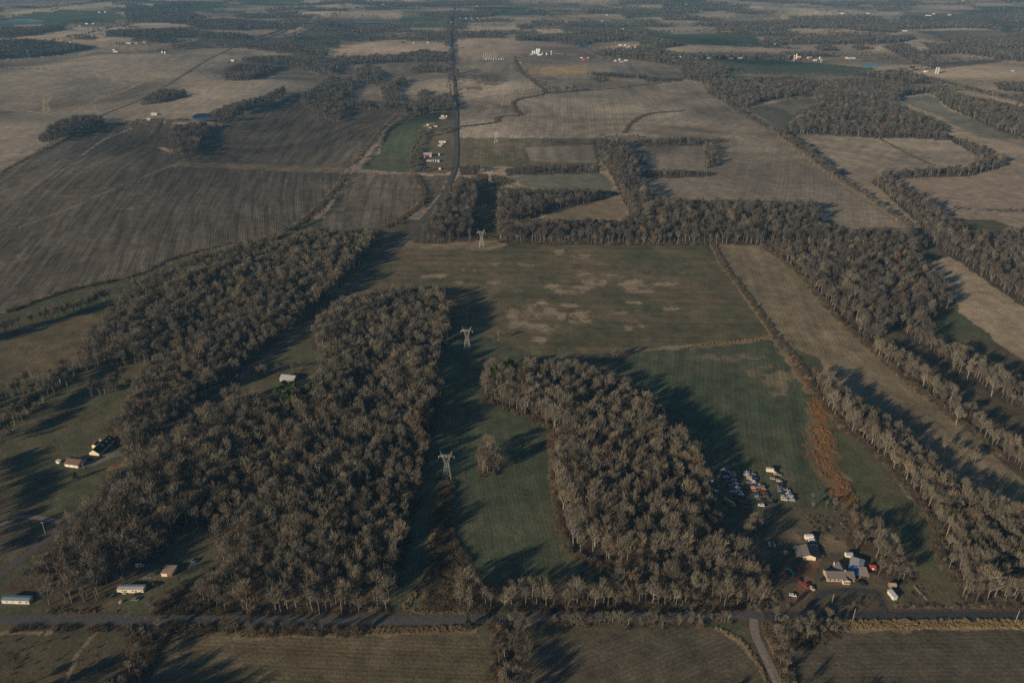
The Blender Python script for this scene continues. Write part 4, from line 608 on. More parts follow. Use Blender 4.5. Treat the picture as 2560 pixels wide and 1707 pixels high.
for (nm, lb, mat, pts, wid, lift), (W_, _) in zip(ROADS, ROADW):
    d = np.gradient(W_, axis=0); d /= np.linalg.norm(d, axis=1)[:, None]; nrm = np.stack([-d[:, 1], d[:, 0]], 1)
    v = []; f = []
    for i, (p, n_) in enumerate(zip(W_, nrm)):
        for k in (-.5, 0, .5):
            q = p + n_ * k * wid * (1 + .06 * math.sin(i * 1.7 + k)); zz = float(height(*q))
            v.append((q[0], q[1], zz + lift + .7 * float(sstep(900, 1700, q[1])) + (.05 if k == 0 else 0)))
    for i in range(len(W_) - 1):
        for k in (0, 1): a = i * 3 + k; f.append((a, a + 3, a + 4, a + 1))
    tag(add(nm, v, f, mat), lb, None, None, 'structure')
PONDS = [('far pond with a wooded bank below the furrowed hill', [(478, 300), (485, 285), (520, 283), (542, 290), (545, 305), (515, 308)]), ('long pale pond beside the far green crop', [(-60, 60), (0, 55), (60, 51), (130, 55), (165, 60), (100, 61), (0, 62)]),
 ('small blue pond by the farm lane', [(670, 117), (690, 115), (698, 121), (690, 125), (672, 124)]), ('thin far pond west of the straight road', [(870, 55), (920, 53), (975, 58), (920, 61)]), ('pond at the tip of the wood behind the grain bins', [(1446, 119), (1452, 113), (1478, 113), (1476, 121), (1455, 123)]),
 ('small pond in front of the far farmhouse', [(1545, 176), (1560, 171), (1566, 176), (1555, 179)]), ('dark blue pond among the eastern far woods', [(1833, 250), (1845, 242), (1868, 238), (1877, 244), (1860, 253), (1842, 255)]), ('pond beside the blue grain bins', [(2148, 164), (2180, 161), (2210, 166), (2190, 169), (2160, 169)]),
 ('small pool among the far woods', [(2075, 314), (2090, 311), (2096, 314), (2084, 316)])]
for lb, poly in PONDS:
    P = [unproject(*p) for p in poly]; zc = np.mean([p[2] for p in P]) + .25; n = len(P)
    cx_, cy_ = np.mean([p[0] for p in P]), np.mean([p[1] for p in P]); ring = []
    for i in range(n):                                    # rounded shore
        a, b_ = np.array(P[i][:2]), np.array(P[(i + 1) % n][:2]); ring += [a * .75 + b_ * .25, a * .25 + b_ * .75]
    ring = [(p[0], p[1], max(zc, float(height(*p)) + .12)) for p in ring]
    v = ring + [(cx_, cy_, max(zc, float(height(cx_, cy_)) + .2))]
    tag(add('pond', v, [(i, (i + 1) % len(ring), len(ring)) for i in range(len(ring))], 'water'), lb, None, None, 'structure')

# ------------------------------------------------------------------ buildings
SITES = []                                           # x, y, radius kept clear of trees and brush
def view(x0, y0, k): return lambda zx, zy: (x0 + zx * k, y0 + zy * k)
VA1, VA2, VA3 = view(0, 0, .36565), view(850, 0, .36565), view(1700, 0, .36565)
VC1, VD1, VD3 = view(0, 840, .36565), view(0, 1267, .36565), view(1700, 1267, .36565)
VK, VU, VL, VN, VQ = view(1920, 1310, 400 / 2352), view(1750, 1150, 280 / 2352), view(90, 1080, 280 / 2352), view(0, 1380, 540 / 2352), view(1030, 270, 140 / 1291)
V7, V8 = view(1100, 90, 500 / 2352), view(1640, 110, 520 / 2352)
for nm, c, r in (('white_siding', (.52, .50, .46), .6), ('cream_siding', (.60, .53, .38), .6), ('beige_brick', (.34, .26, .20), .85), ('tan_siding', (.42, .34, .25), .7), ('red_siding', (.25, .045, .04), .6), ('grey_siding', (.33, .33, .33), .6), ('brown_board', (.22, .14, .085), .8), ('blue_tarp', (.05, .14, .36), .5),
                 ('dark_shingle', (.035, .035, .038), .9), ('grey_shingle', (.13, .12, .115), .9), ('brown_shingle', (.13, .085, .06), .9), ('red_metal', (.30, .05, .045), .5), ('trim_white', (.68, .67, .63), .5), ('door_brown', (.13, .08, .05), .6), ('bin_steel', (.42, .50, .52), .4), ('silo_brick', (.36, .22, .16), .8), ('blue_steel', (.10, .20, .24), .5)):
    paint(nm, c, r, 0, .16, 1.2)
paint('metal_roof', (.40, .41, .42), .4, .25, .2, .8); paint('tan_metal', (.38, .30, .25), .45, .15, .15, .8); paint('white_metal', (.54, .54, .53), .45, .1, .12, .7); paint('blue_grey_metal', (.20, .25, .30), .4, .2, .2, .8)
def from_front(pl, pr, depth):
    a = np.array(unproject(*pl)[:2]); b = np.array(unproject(*pr)[:2]); d = b - a; L = np.hypot(*d); d /= L
    c = (a + b) / 2 + np.array([-d[1], d[0]]) * depth / 2
    return (c[0], c[1], float(height(*c))), math.atan2(d[1], d[0]), L
def house(name, label, cat, c, rz, W, D, wh=2.7, rise=1.8, ridge='x', wall='white_siding', roof='dark_shingle', wins=None, doors=None, chimney=False, over=.4, group=None, details=True, site=1.0, back=True):
    root = empty(name, c, rz); tag(root, label, cat, group); SITES.append((c[0], c[1], math.hypot(W, D) / 2 * site + 1.5))
    m = MB(); t = .16
    def chev(S, zb):                                 # roof cross-section
        s = rise / (S / 2); o = over
        return [(-S / 2 - o, zb - o * s + .02), (0, zb + rise + .02), (S / 2 + o, zb - o * s + .02), (S / 2 + o, zb - o * s + .02 + t), (0, zb + rise + .02 + t), (-S / 2 - o, zb - o * s + .02 + t)]
    if ridge == 'x':
        m.prism_x([(-D / 2, 0), (D / 2, 0), (D / 2, wh), (0, wh + rise), (-D / 2, wh)], -W / 2, W / 2)
        rf = MB().prism_x(chev(D, wh), -W / 2 - over, W / 2 + over)
    else:
        m.prism([(-W / 2, 0), (W / 2, 0), (W / 2, wh), (0, wh + rise), (-W / 2, wh)], -D / 2, D / 2)
        rf = MB().prism(chev(W, wh), -D / 2 - over, D / 2 + over)
    m.build('wall', wall, root); ro = rf.build('roof', roof, root)
    if details:
        if wins is None:
            n = max(1, int(W / 3.4)); wins = [(-W / 2 + W * (i + .5) / n, 1.55, 1.1, 1.1) for i in range(n) if doors is not None or i != n // 2]
        if doors is None: doors = [(-W / 2 + W * (max(1, int(W / 3.4)) // 2 + .5) / max(1, int(W / 3.4)), 1.0, 2.05, 'door_brown')]
        for x, z, ww, hh in wins:
            for sy in ((-1, 1) if back else (-1,)):
                fr = MB().box(x - ww / 2 - .08, x + ww / 2 + .08, sy * (D / 2 + .02) - .03, sy * (D / 2 + .02) + .03, z - hh / 2 - .08, z + hh / 2 + .08).build('window', 'trim_white', root)
                MB().box(x - ww / 2, x + ww / 2, sy * (D / 2 + .06) - .02, sy * (D / 2 + .06) + .02, z - hh / 2, z + hh / 2).build('pane', 'window_glass', fr)
        for x, ww, hh, mt in doors: MB().box(x - ww / 2, x + ww / 2, -D / 2 - .07, -D / 2 + .05, .02, hh).build('door', mt, root)
    if chimney: MB().box(W * .2 - .4, W * .2 + .4, -.4, .4, wh + rise - .5, wh + rise + 1.2).build('chimney', 'beige_brick', ro)
    return root
def flat_shed(name, label, cat, c, rz, W, D, h0, h1, wall, roof, group=None, door=None, legs=False):
    """single-slope shed or open carport"""
    root = empty(name, c, rz); tag(root, label, cat, group); SITES.append((c[0], c[1], math.hypot(W, D) / 2 + 1))
    if legs:
        for sx in (-1, 1):
            for sy in (-1, 1): MB().box(sx * W * .46 - .08, sx * W * .46 + .08, sy * D * .46 - .08, sy * D * .46 + .08, 0, (h0 if sy < 0 else h1)).build('post', wall, root)
    else: MB().prism_x([(-D / 2, 0), (D / 2, 0), (D / 2, h1), (-D / 2, h0)], -W / 2, W / 2).build('wall', wall, root)
    MB().prism_x([(-D / 2 - .3, h0 + .02), (D / 2 + .3, h1 + .02), (D / 2 + .3, h1 + .16), (-D / 2 - .3, h0 + .16)], -W / 2 - .3, W / 2 + .3).build('roof', roof, root)
    if door: MB().box(door[0] - door[1] / 2, door[0] + door[1] / 2, -D / 2 - .06, -D / 2 + .04, .05, door[2]).build('door', door[3], root)
    return root
# --- farmstead
c, rz, L = from_front(VK(868, 842), VK(1265, 847), 8.5)
fh = house('farmhouse', 'long brick farmhouse with grey hipped porch gable behind the looping drive', 'house', c, rz, L, 8.5, 2.7, 2.3, 'x', 'beige_brick', 'grey_shingle', [(-7, 1.5, 1.3, 1.2), (-4.2, 1.5, 1.3, 1.2), (-1.5, 1.5, 1.3, 1.2), (6.6, 1.5, 1.3, 1.2)], [(.4, 1.0, 2.05, 'door_brown')], True)
MB().prism([(-2.3 + 3, 0), (2.3 + 3, 0), (2.3 + 3, 2.6), (3, 3.7), (-2.3 + 3, 2.6)], -6.6, -4.2).build('porch', 'cream_siding', fh)
MB().prism([(.4, 2.55), (3, 3.8), (5.6, 2.55), (5.6, 2.72), (3, 3.97), (.4, 2.72)], -6.9, -.6).build('porch_roof', 'grey_shingle', fh)
for i in range(4): MB().box(1.2 + i * 1.05, 1.9 + i * 1.05, -6.68, -6.58, .5, 2.2).build('window', 'window_glass', fh)
MB().prism([(-.5, 0), (6.5, 0), (6.5, 2.6), (3, 4.4), (-.5, 2.6)], 4.0, 9.5).build('rear_wing', 'beige_brick', fh)
MB().prism([(-.9, 2.42), (3, 4.45), (6.9, 2.42), (6.9, 2.6), (3, 4.62), (-.9, 2.6)], 1.0, 9.9).build('rear_roof', 'grey_shingle', fh)
MB().box(-.4, -.15, 7.8, 9.6, 2.2, 4.6).build('vent_stack', 'white_metal', fh)
def at(p): x, y, z = unproject(*p); return (x, y, z)
c = at(VK(1296, 790)); flat_shed('carport', 'blue tarp carport attached beside the farmhouse', 'carport', (c[0], c[1] + 4, c[2]), rz, 5.0, 8, 2.3, 2.7, 'weathered_wood', 'blue_tarp', legs=True)
c = at(VK(1425, 800)); flat_shed('carport', 'tan metal carport at the end of the farmhouse', 'carport', (c[0], c[1] + 4, c[2]), rz - .12, 5.2, 8, 2.4, 2.7, 'weathered_wood', 'tan_metal', legs=True)
c, rz, L = from_front(VK(512, 522), VK(697, 534), 11)
gb = house('garage', 'wide cream gabled garage with sagging dark lean-to roofs', 'garage', c, rz, L, 11, 2.8, 1.7, 'y', 'cream_siding', 'grey_shingle', [(-2.6, 1.5, 1, .9)], [(1.2, 2.6, 2.3, 'cream_siding')], False, .3)
MB().prism([(-L / 2 - 4.2, 1.75), (-L / 2 - .5, 2.72), (-L / 2 - .5, 2.88), (-L / 2 - 4.2, 1.91)], -5.5, 5.4).build('lean_to_roof', 'grey_shingle', gb)
MB().prism([(L / 2 + .5, 2.72), (L / 2 + 3.8, 1.9), (L / 2 + 3.8, 2.06), (L / 2 + .5, 2.88)], -5.6, 5.2).build('lean_to_roof', 'dark_shingle', gb)
for sx in (-L / 2 - 4, L / 2 + 3.6):
    for sy in (-5, 0, 5): MB().box(sx - .09, sx + .09, sy - .09, sy + .09, 0, 1.85).build('post', 'weathered_wood', gb)
c, rz, L = from_front(VK(1150, 500), VK(1242, 500), 3.6)
house('garden_shed', 'small cream shed with pale metal roof behind the farmhouse', 'shed', c, rz, L, 3.6, 2.5, .8, 'x', 'cream_siding', 'metal_roof', [(1.2, 1.5, .6, .6)], [(-.8, .9, 1.9, 'cream_siding')], over=.15)
c = at(VK(1262, 595)); flat_shed('workshop', 'metal roofed open workshop beside the blue grey trailer', 'shed', c, -.45, 5.2, 8, 2.4, 2.9, 'tan_siding', 'metal_roof', door=(0, 2.4, 2.1, 'dark_shingle'))
c = at(VK(1365, 605)); flat_shed('storage_trailer', 'blue grey box trailer parked by the workshop', 'trailer', c, -.5, 2.8, 6.5, 2.5, 2.6, 'blue_grey_metal', 'blue_grey_metal')
c, rz, L = from_front(VK(1490, 672), VK(1585, 682), 3.6)
house('red_shed', 'small red metal shed at the edge of the grove', 'shed', c, rz, L, 3.6, 1.9, .9, 'x', 'red_siding', 'red_metal', [], [(0, 1.2, 1.8, 'trim_white')], over=.12)
c, rz, L = from_front(VK(1785, 940), VK(1882, 945), 3.2)
house('board_shed', 'brown board shed beside the farm drive', 'shed', c, rz, L, 3.2, 2.2, .7, 'x', 'brown_board', 'tan_metal', [], [(0, 1.1, 1.8, 'door_brown')], over=.2)
c = at(VK(1822, 1060)); flat_shed('white_shed', 'long narrow white shed on the grass by the road', 'shed', c, R(-80), 6.5, 2.6, 2.4, 2.6, 'white_siding', 'white_metal', door=(2.2, .9, 1.9, 'trim_white'))
c = at(VK(255, 440)); flat_shed('lumber_rack', 'low rusty brown hut between the parked trailers and garage', 'shed', c, .5, 2.6, 2.0, 1.6, 1.9, 'brown_board', 'tan_metal')
# --- house with dormers and its garage
a, b = np.array(unproject(*VL(1245, 480))[:2]), np.array(unproject(*VL(1540, 200))[:2]); d = b - a; L = np.hypot(*d); rz = math.atan2(d[1], d[0])
c = ((a + b) / 2); c = (c[0], c[1], 0.0)
dh = house('dormer_house', 'cream house with black roof and small dormers on the lawn', 'house', c, rz, L + 2, 8.5, 2.7, 3.0, 'x', 'cream_siding', 'dark_shingle', [(-L * .3, 1.5, 1.1, 1.2), (0, 1.5, 1.1, 1.2), (L * .3, 1.5, 1.1, 1.2)], [(L * .15, 1, 2.05, 'trim_white')])
for i, k in enumerate((-.1, .18, .42)):
    x = L * k; dm = MB().prism([(x - .9, 3.2), (x + .9, 3.2), (x + .9, 4.5), (x, 5.2), (x - .9, 4.5)], -3.1, -.6).build('dormer', 'trim_white', dh)
    MB().prism([(x - 1.1, 4.4), (x, 5.24), (x + 1.1, 4.4), (x + 1.1, 4.55), (x, 5.4), (x - 1.1, 4.55)], -3.3, -.5).build('dormer_roof', 'dark_shingle', dm)
    MB().box(x - .4, x + .4, -3.16, -3.08, 3.5, 4.4).build('pane', 'window_glass', dm)
MB().prism_x([(4.2, 0), (8.4, 0), (8.4, 2.5), (6.3, 3.9), (4.2, 2.5)], -1, 4.5).build('side_wing', 'cream_siding', dh)
MB().prism_x([(3.9, 2.45), (6.3, 4.0), (8.7, 2.45), (8.7, 2.62), (6.3, 4.17), (3.9, 2.62)], -1.3, 4.8).build('side_wing_roof', 'brown_shingle', dh)
c, rz, L = from_front(VL(608, 718), VL(893, 757), 9.5)
dg = house('garage', 'white garage with brown roof slope below the dormer house', 'garage', c, rz, L, 9.5, 2.7, 2.2, 'x', 'white_siding', 'brown_shingle', [], [(-L * .3, 2.4, 2.2, 'trim_white'), (L * .02, 2.6, 2.2, 'trim_white'), (L * .33, 2.4, 2.2, 'cream_siding')])
c = at(VL(480, 640)); flat_shed('garden_shed', 'tiny pale shed beside the white garage', 'shed', c, -.3, 3.2, 2.2, 1.9, 2.1, 'cream_siding', 'white_metal', door=(0, .9, 1.7, 'trim_white'))
c = at(VL(1350, 170)); flat_shed('pump_house', 'tiny pump house behind the dormer house', 'shed', c, .3, 1.8, 1.6, 1.5, 1.8, 'cream_siding', 'grey_shingle')
c = at(VC1(292, 588)); flat_shed('field_shelter', 'small open shelter with metal roof above the lawn', 'shelter', c, .5, 6, 4, 2.4, 1.8, 'weathered_wood', 'tan_metal', legs=True)
# --- barn in the wood
c, rz, L = from_front(VC1(1915, 308), VC1(2010, 318), 9)
house('barn', 'lone barn with dull metal roof in the wood clearing', 'barn', c, rz, L, 9.5, 2.6, 2.4, 'x', 'grey_siding', 'metal_roof', [], [(1.5, 2.6, 2.3, 'door_brown')], site=1.1)
# --- mobile homes
c, rz, L = from_front(VN(25, 557), VN(322, 565), 4.3)
house('mobile_home', 'dull white mobile home with dark roof beside the roadside brush', 'mobile home', c, rz, L, 4.3, 2.7, .5, 'x', 'white_siding', 'blue_grey_metal', [(-5.5, 1.6, 1, .8), (-1.5, 1.6, .7, .7), (3, 1.6, 1.7, .9), (7.2, 1.6, 1.6, .8)], [(.7, .9, 2.0, 'trim_white')], over=.2)
c, rz, L = from_front(VN(1280, 442), VN(1565, 442), 4.4)
mh = house('mobile_home', 'pale mobile home with worn metal roof above the red dirt drive', 'mobile home', c, rz, L, 4.4, 2.7, .5, 'x', 'cream_siding', 'metal_roof', [(-5.0, 1.6, .9, .8), (-2.4, 1.6, .9, .8), (1.6, 1.6, 1.4, .8), (7.2, 1.6, 1.2, .6)], [(-3.6, .9, 2.0, 'door_brown'), (3.6, .9, 2.0, 'door_brown')], over=.2)
MB().box(-4.6, -2.4, -3.6, -2.3, .1, .5).build('deck', 'weathered_wood', mh); MB().box(2.6, 4.6, -3.4, -2.3, .1, .5).build('deck', 'weathered_wood', mh)
c, rz, L = from_front(VN(1760, 262), VN(1876, 266), 8)
gs = flat_shed('pole_shed', 'flat roofed shed with half red front behind the mobile home', 'shed', c, rz, L, 8, 2.6, 2.2, 'cream_siding', 'tan_metal'); MB().box(.3, L / 2 - .05, -4.07, -3.95, .05, 2.4).build('door', 'red_siding', gs)
# --- roadside farm with red barn, and everything farther off
def pix_house(name, label, cat, p, Wpx, D, wh, rise, wall, roof, rz=0.0, ridge='x', group='far farm buildings', det=False):
    x, y, z = unproject(*p); mpp = (y * CT + HC * ST) / F_PX
    return house(name, label, cat, (x, y + D / 2, z - .1), rz, Wpx * mpp, D, wh, rise, ridge, wall, roof, group=group, details=det, over=.3, back=False)
rb = pix_house('barn', 'red walled barn with grey metal roof in the roadside farmyard', 'barn', VQ(358, 1128), 21, 12, 4.0, 2.6, 'red_siding', 'metal_roof', det=False, group=None)
MB().box(4.5, 7, -6.1, -5.95, .1, 3.0).build('door', 'trim_white', rb); MB().box(-8.4, -6.4, -6.1, -5.95, .1, 3.0).build('door', 'white_siding', rb)
for zx, zy, wpx, D, wl, rf, lb in ((702, 808, 17, 4.5, 'white_siding', 'white_metal', 'long white mobile home in the roadside farmyard'), (685, 850, 6, 5, 'white_siding', 'grey_shingle', 'small white outbuilding below the long mobile home'), (640, 890, 9, 4, 'tan_siding', 'tan_metal', 'low tan shed below the long mobile home'), (410, 468, 8, 8, 'tan_siding', 'brown_shingle', 'tan cottage with brown roof up the roadside'), (362, 415, 4.5, 5, 'white_siding', 'white_metal', 'small white shed beside the tan cottage'), (540, 440, 9, 7, 'white_siding', 'grey_shingle', 'low white house east of the tan cottage'),
                                   (705, 210, 8, 8, 'white_siding', 'white_metal', 'white roofed house near the treed bend'), (700, 258, 15, 4, 'weathered_wood', 'tan_metal', 'long low shed before the white roofed house'), (792, 220, 4, 4, 'white_siding', 'white_metal', 'tiny white shed beside the white roofed house'), (625, 1100, 3, 8, 'white_siding', 'white_metal', 'narrow white trailer by the red barn'), (610, 1250, 4.5, 6, 'white_siding', 'white_metal', 'white pump shed in the roadside farmyard'), (395, 1240, 14, 6, 'grey_siding', 'blue_grey_metal', 'low grey machine shed in front of the red barn'), (640, 1425, 5, 6, 'cream_siding', 'white_metal', 'cream hut at the brushy corner of the farmyard'), (285, 1155, 3.5, 4, 'white_siding', 'grey_shingle', 'white hut at the corner of the red barn'), (490, 1240, 3, 7, 'grey_siding', 'metal_roof', 'small grey silage hut'), (545, 1240, 3, 7, 'white_siding', 'metal_roof', 'small white silage hut')):
    pix_house('farm_building', lb, 'building', VQ(zx, zy), wpx, D, 2.6, 1.0, wl, rf, group='roadside farmyard buildings')
for i, zx in enumerate((822, 862, 903, 944)):
    x, y, z = unproject(*VA2(zx, 142)); house('poultry_house', 'very long white poultry house in the row of four', 'poultry house', (x, y + 60, z + .2), R(5), 14, 120, 3, 2.6, 'y', 'white_siding', 'white_metal', group='poultry houses', details=False)
FAR = [  # view, zx, zy, width px, depth, wall, roof
 (VA1, 778, 345, 8, 9, 'w', 'g'), (VA1, 790, 360, 14, 9, 'g', 'm'), (VA1, 545, 182, 7, 9, 'w', 'g'), (VA1, 592, 168, 9, 9, 'w', 'm'), (VA1, 637, 168, 6, 8, 'w', 'm'), (VA1, 678, 90, 6, 9, 'w', 'm'), (VA1, 720, 88, 5, 9, 'w', 'm'), (VA1, 540, 80, 5, 8, 'r', 'g'), (VA1, 1090, 14, 12, 12, 'w', 'm'), (VA1, 1036, 43, 9, 9, 'w', 'm'),
 (VA1, 1590, 421, 9, 6, 'w', 'm'), (VA1, 880, 302, 14, 10, 'g', 'm'), (VA1, 930, 300, 9, 9, 't', 'g'), (VA1, 985, 300, 8, 9, 'r', 'm'), (VA1, 480, 293, 6, 8, 't', 'g'), (VA1, 1055, 790, 17, 9, 'g', 'm'), (VA1, 1245, 830, 28, 8, 'k', 'k'), (VA1, 1015, 825, 9, 4, 'g', 'm'),
 (VA2, 292, 36, 8, 9, 'w', 'm'), (VA2, 525, 60, 6, 8, 'w', 'm'), (VA2, 600, 298, 6, 7, 'w', 'm'), (VA2, 505, 298, 4, 7, 'w', 'g'), (VA2, 430, 295, 10, 8, 'k', 'k'), (VA2, 742, 25, 8, 9, 'w', 'm'), (VA2, 762, 158, 4, 8, 'w', 'm'), (VA2, 1395, 163, 9, 9, 'w', 'm'), (VA2, 1455, 162, 6, 8, 'w', 'm'), (VA2, 1540, 162, 9, 9, 'w', 'm'), (VA2, 1825, 108, 4, 8, 'w', 'm'), (VA2, 1790, 150, 7, 9, 'w', 'm'), (VA2, 1930, 205, 10, 9, 't', 'm'), (VA2, 1955, 248, 12, 9, 'g', 'b'), (VA2, 2035, 250, 10, 9, 'g', 'b'), (VA2, 2015, 13, 8, 9, 'w', 'm'), (VA2, 2130, 15, 3, 9, 'w', 'm'), (VA2, 935, 45, 8, 9, 'g', 'g'), (VA2, 1315, 118, 4, 6, 'k', 'k'),
 (V7, 2120, 118, 9, 9, 'w', 'm'), (V7, 2178, 118, 6, 8, 'w', 'm'), (V7, 2240, 138, 13, 9, 'w', 'm'), (V7, 2290, 140, 6, 7, 'w', 'm'), (V7, 1665, 265, 8, 8, 'w', 'g'), (V7, 1682, 295, 7, 7, 'r', 't'), (V7, 1722, 285, 10, 9, 'r', 'r'), (V7, 1742, 268, 5, 6, 'w', 'r'), (V7, 2062, 302, 6, 8, 'w', 'm'), (V7, 2110, 290, 5, 7, 'w', 'm'), (V7, 2142, 312, 10, 11, 'g', 'b'), (V7, 2188, 300, 9, 9, 'w', 'm'), (V7, 1400, 228, 26, 12, 'k', 'b'), (V7, 1075, 228, 8, 8, 'w', 'm'), (V7, 1170, 232, 12, 8, 'w', 'm'), (V7, 945, 320, 6, 6, 't', 'k'),
 (V8, 205, 158, 9, 9, 'w', 'm'), (V8, 265, 158, 10, 8, 'w', 'm'), (V8, 405, 158, 4, 7, 'w', 'm'), (V8, 452, 165, 7, 8, 'w', 'm'), (V8, 515, 158, 6, 8, 'w', 'm'), (V8, 603, 168, 14, 8, 'w', 'm'), (V8, 850, 172, 11, 9, 'c', 'm'), (V8, 955, 170, 13, 8, 'w', 'm'), (V8, 90, 134, 6, 8, 'w', 'm'), (V8, 105, 164, 8, 8, 'w', 'b'), (V8, 185, 198, 28, 12, 't', 't'), (V8, 1498, 150, 5, 8, 'w', 'm'), (V8, 1660, 182, 14, 12, 'r', 'r'), (V8, 1620, 158, 10, 10, 'w', 'm'), (V8, 1740, 165, 11, 10, 'r', 'm'), (V8, 1718, 166, 4, 7, 'w', 'm'), (V8, 1802, 195, 9, 8, 'w', 'm'), (V8, 2155, 168, 5, 8, 'w', 'm'), (V8, 2235, 172, 9, 8, 'w', 'm'), (V8, 2190, 175, 9, 8, 'g', 'm'),
 (VA3, 1686, 496, 10, 9, 'w', 'm'), (VA3, 1618, 513, 16, 8, 'g', 'm'), (VA3, 1700, 110, 14, 12, 'w', 'm'), (VA3, 1736, 100, 7, 9, 'w', 'm'), (VA3, 1845, 107, 9, 10, 'w', 'm'), (VA3, 1110, 96, 9, 9, 'w', 'm'), (VA3, 1540, 217, 12, 10, 'w', 'm'), (VA3, 1540, 300, 5, 8, 'w', 'm'), (VA3, 2278, 490, 9, 8, 'g', 'b'), (VA3, 760, 178, 9, 9, 'w', 'm'), (VA3, 515, 186, 7, 9, 'r', 'r'), (VA3, 450, 188, 10, 9, 't', 'm'), (VA3, 650, 308, 5, 8, 'w', 'm'), (VA3, 1285, 97, 8, 8, 'w', 'm'), (VA3, 935, 90, 8, 9, 'g', 'm'), (VA3, 2310, 150, 8, 9, 'w', 'm'), (VA3, 45, 35, 9, 9, 'w', 'm'), (VA3, 1940, 12, 9, 9, 'w', 'm'), (VA3, 330, 120, 5, 8, 'w', 'g')]
CW = dict(w='white_siding', g='grey_siding', r='red_siding', t='tan_siding', c='cream_siding', k='dark_shingle'); CR = dict(m='white_metal', g='grey_shingle', r='red_metal', t='tan_metal', b='blue_grey_metal', k='dark_shingle')
CN = dict(w='white', g='grey', r='red', t='tan', c='cream', k='dark'); RN = dict(m='pale metal', g='dark shingle', r='red metal', t='tan metal', b='blue grey', k='dark')
spotn = {id(VA1): 'on the far hills west of the straight road', id(VA2): 'on the far hills along the straight road', id(V7): 'around the far grain bins', id(V8): 'along the far green crop road', id(VA3): 'on the far eastern hills'}
for v_, zx, zy, wpx, D, wl, rf in FAR:
    size = 'low' if wpx < 7 else ('broad' if wpx > 11 else 'small')
    pix_house('far_house' if wl in 'wtc' else 'far_shed', f'{size} {CN[wl]} building with {RN[rf]} roof {spotn[id(v_)]}', 'building', v_(zx, zy), wpx * .9, D, 3.2, 1.8, CW[wl], CR[rf], rz=random.uniform(-.25, .25))
def bin_(name, label, p, dia, h, mat, cap, group='grain bins and silos', dome=False):
    x, y, z = unproject(*p); SITES.append((x, y, dia)); root = empty(name, (x, y, z - .2)); tag(root, label, 'silo', group); m = MB(); n = 20; r = dia / 2
    ring = lambda rr, zz: [(rr * math.cos(6.2832 * i / n), rr * math.sin(6.2832 * i / n), zz) for i in range(n)]
    m.v = ring(r, 0) + ring(r, h); m.f = [(i, (i + 1) % n, n + (i + 1) % n, n + i) for i in range(n)]; m.build('wall', mat, root, smooth=True)
    k = MB(); lv = [(1.04, 0), (.85, .5), (.5, .85), (.12, 1.0)] if dome else [(1.04, 0), (.1, 1.0)]
    for a, b in lv: k.v += ring(r * a, h + b * r * (.9 if dome else .55))
    for j in range(len(lv) - 1): k.f += [(j * n + i, j * n + (i + 1) % n, (j + 1) * n + (i + 1) % n, (j + 1) * n + i) for i in range(n)]
    k.f.append(tuple((len(lv) - 1) * n + i for i in range(n))); k.build('roof', cap, root); return root
for zx, zy, dm, h in ((1092, 222, 8, 13), (1115, 222, 8, 13), (1145, 212, 11, 17), (1170, 214, 11, 17), (1160, 226, 9, 9), (1255, 226, 7, 7), (1205, 226, 7, 6)): bin_('grain_bin', 'steel grain bin with conical cap in the far cluster', V7(zx, zy), dm, h, 'bin_steel', 'white_metal', 'far cluster of grain bins')
bin_('silo', 'brown silo standing beside the far grain bins', V7(1312, 226), 7, 12, 'silo_brick', 'white_metal', dome=True)
bin_('silo', 'tall brick silo with white top beside the red barns', V8(1560, 196), 6, 18, 'silo_brick', 'white_metal', dome=True); bin_('silo', 'slender pale silo behind the tall brick silo', V8(1586, 176), 5, 17, 'white_siding', 'white_metal', dome=True)
bin_('grain_bin', 'blue green steel bin near the far pond', V8(1870, 212), 9, 9, 'blue_steel', 'bin_steel'); bin_('grain_bin', 'small pale bin behind the blue green bin', V8(1850, 178), 5, 9, 'white_siding', 'white_metal')
for zx in (1748, 1764): bin_('silo', 'one of twin concrete silos on the far eastern slope', VA3(zx, 505), 6, 17, 'concrete', 'concrete', 'twin concrete silos', True)
for zx, zy in ((1112, 366), (1131, 369)): bin_('grain_bin', 'white grain bin of the pair beneath the dark evergreen', VA1(zx, zy), 8, 7, 'white_siding', 'white_metal', 'pair of white bins')
x, y, z = unproject(*V7(680, 280)); SITES.append((x, y, 60)); ss = empty('substation', (x, y, z)); tag(ss, 'far electric substation with masts and switchgear on grey gravel', 'substation')
for i in range(7): MB().bar((-52 + i * 7.5, 22 + (i % 3) * 12, 0), (-52 + i * 7.5, 22 + (i % 3) * 12, 20 + (i % 2) * 4), .5, .3).build('mast', 'galvanised', ss)
for i in range(16): MB().box(-44 + (i % 8) * 9, -40 + (i % 8) * 9, -10 + (i // 8) * 14, -6 + (i // 8) * 14, 0, 3 + i % 3).build('switchgear', 'galvanised' if i % 3 else 'white_metal', ss)
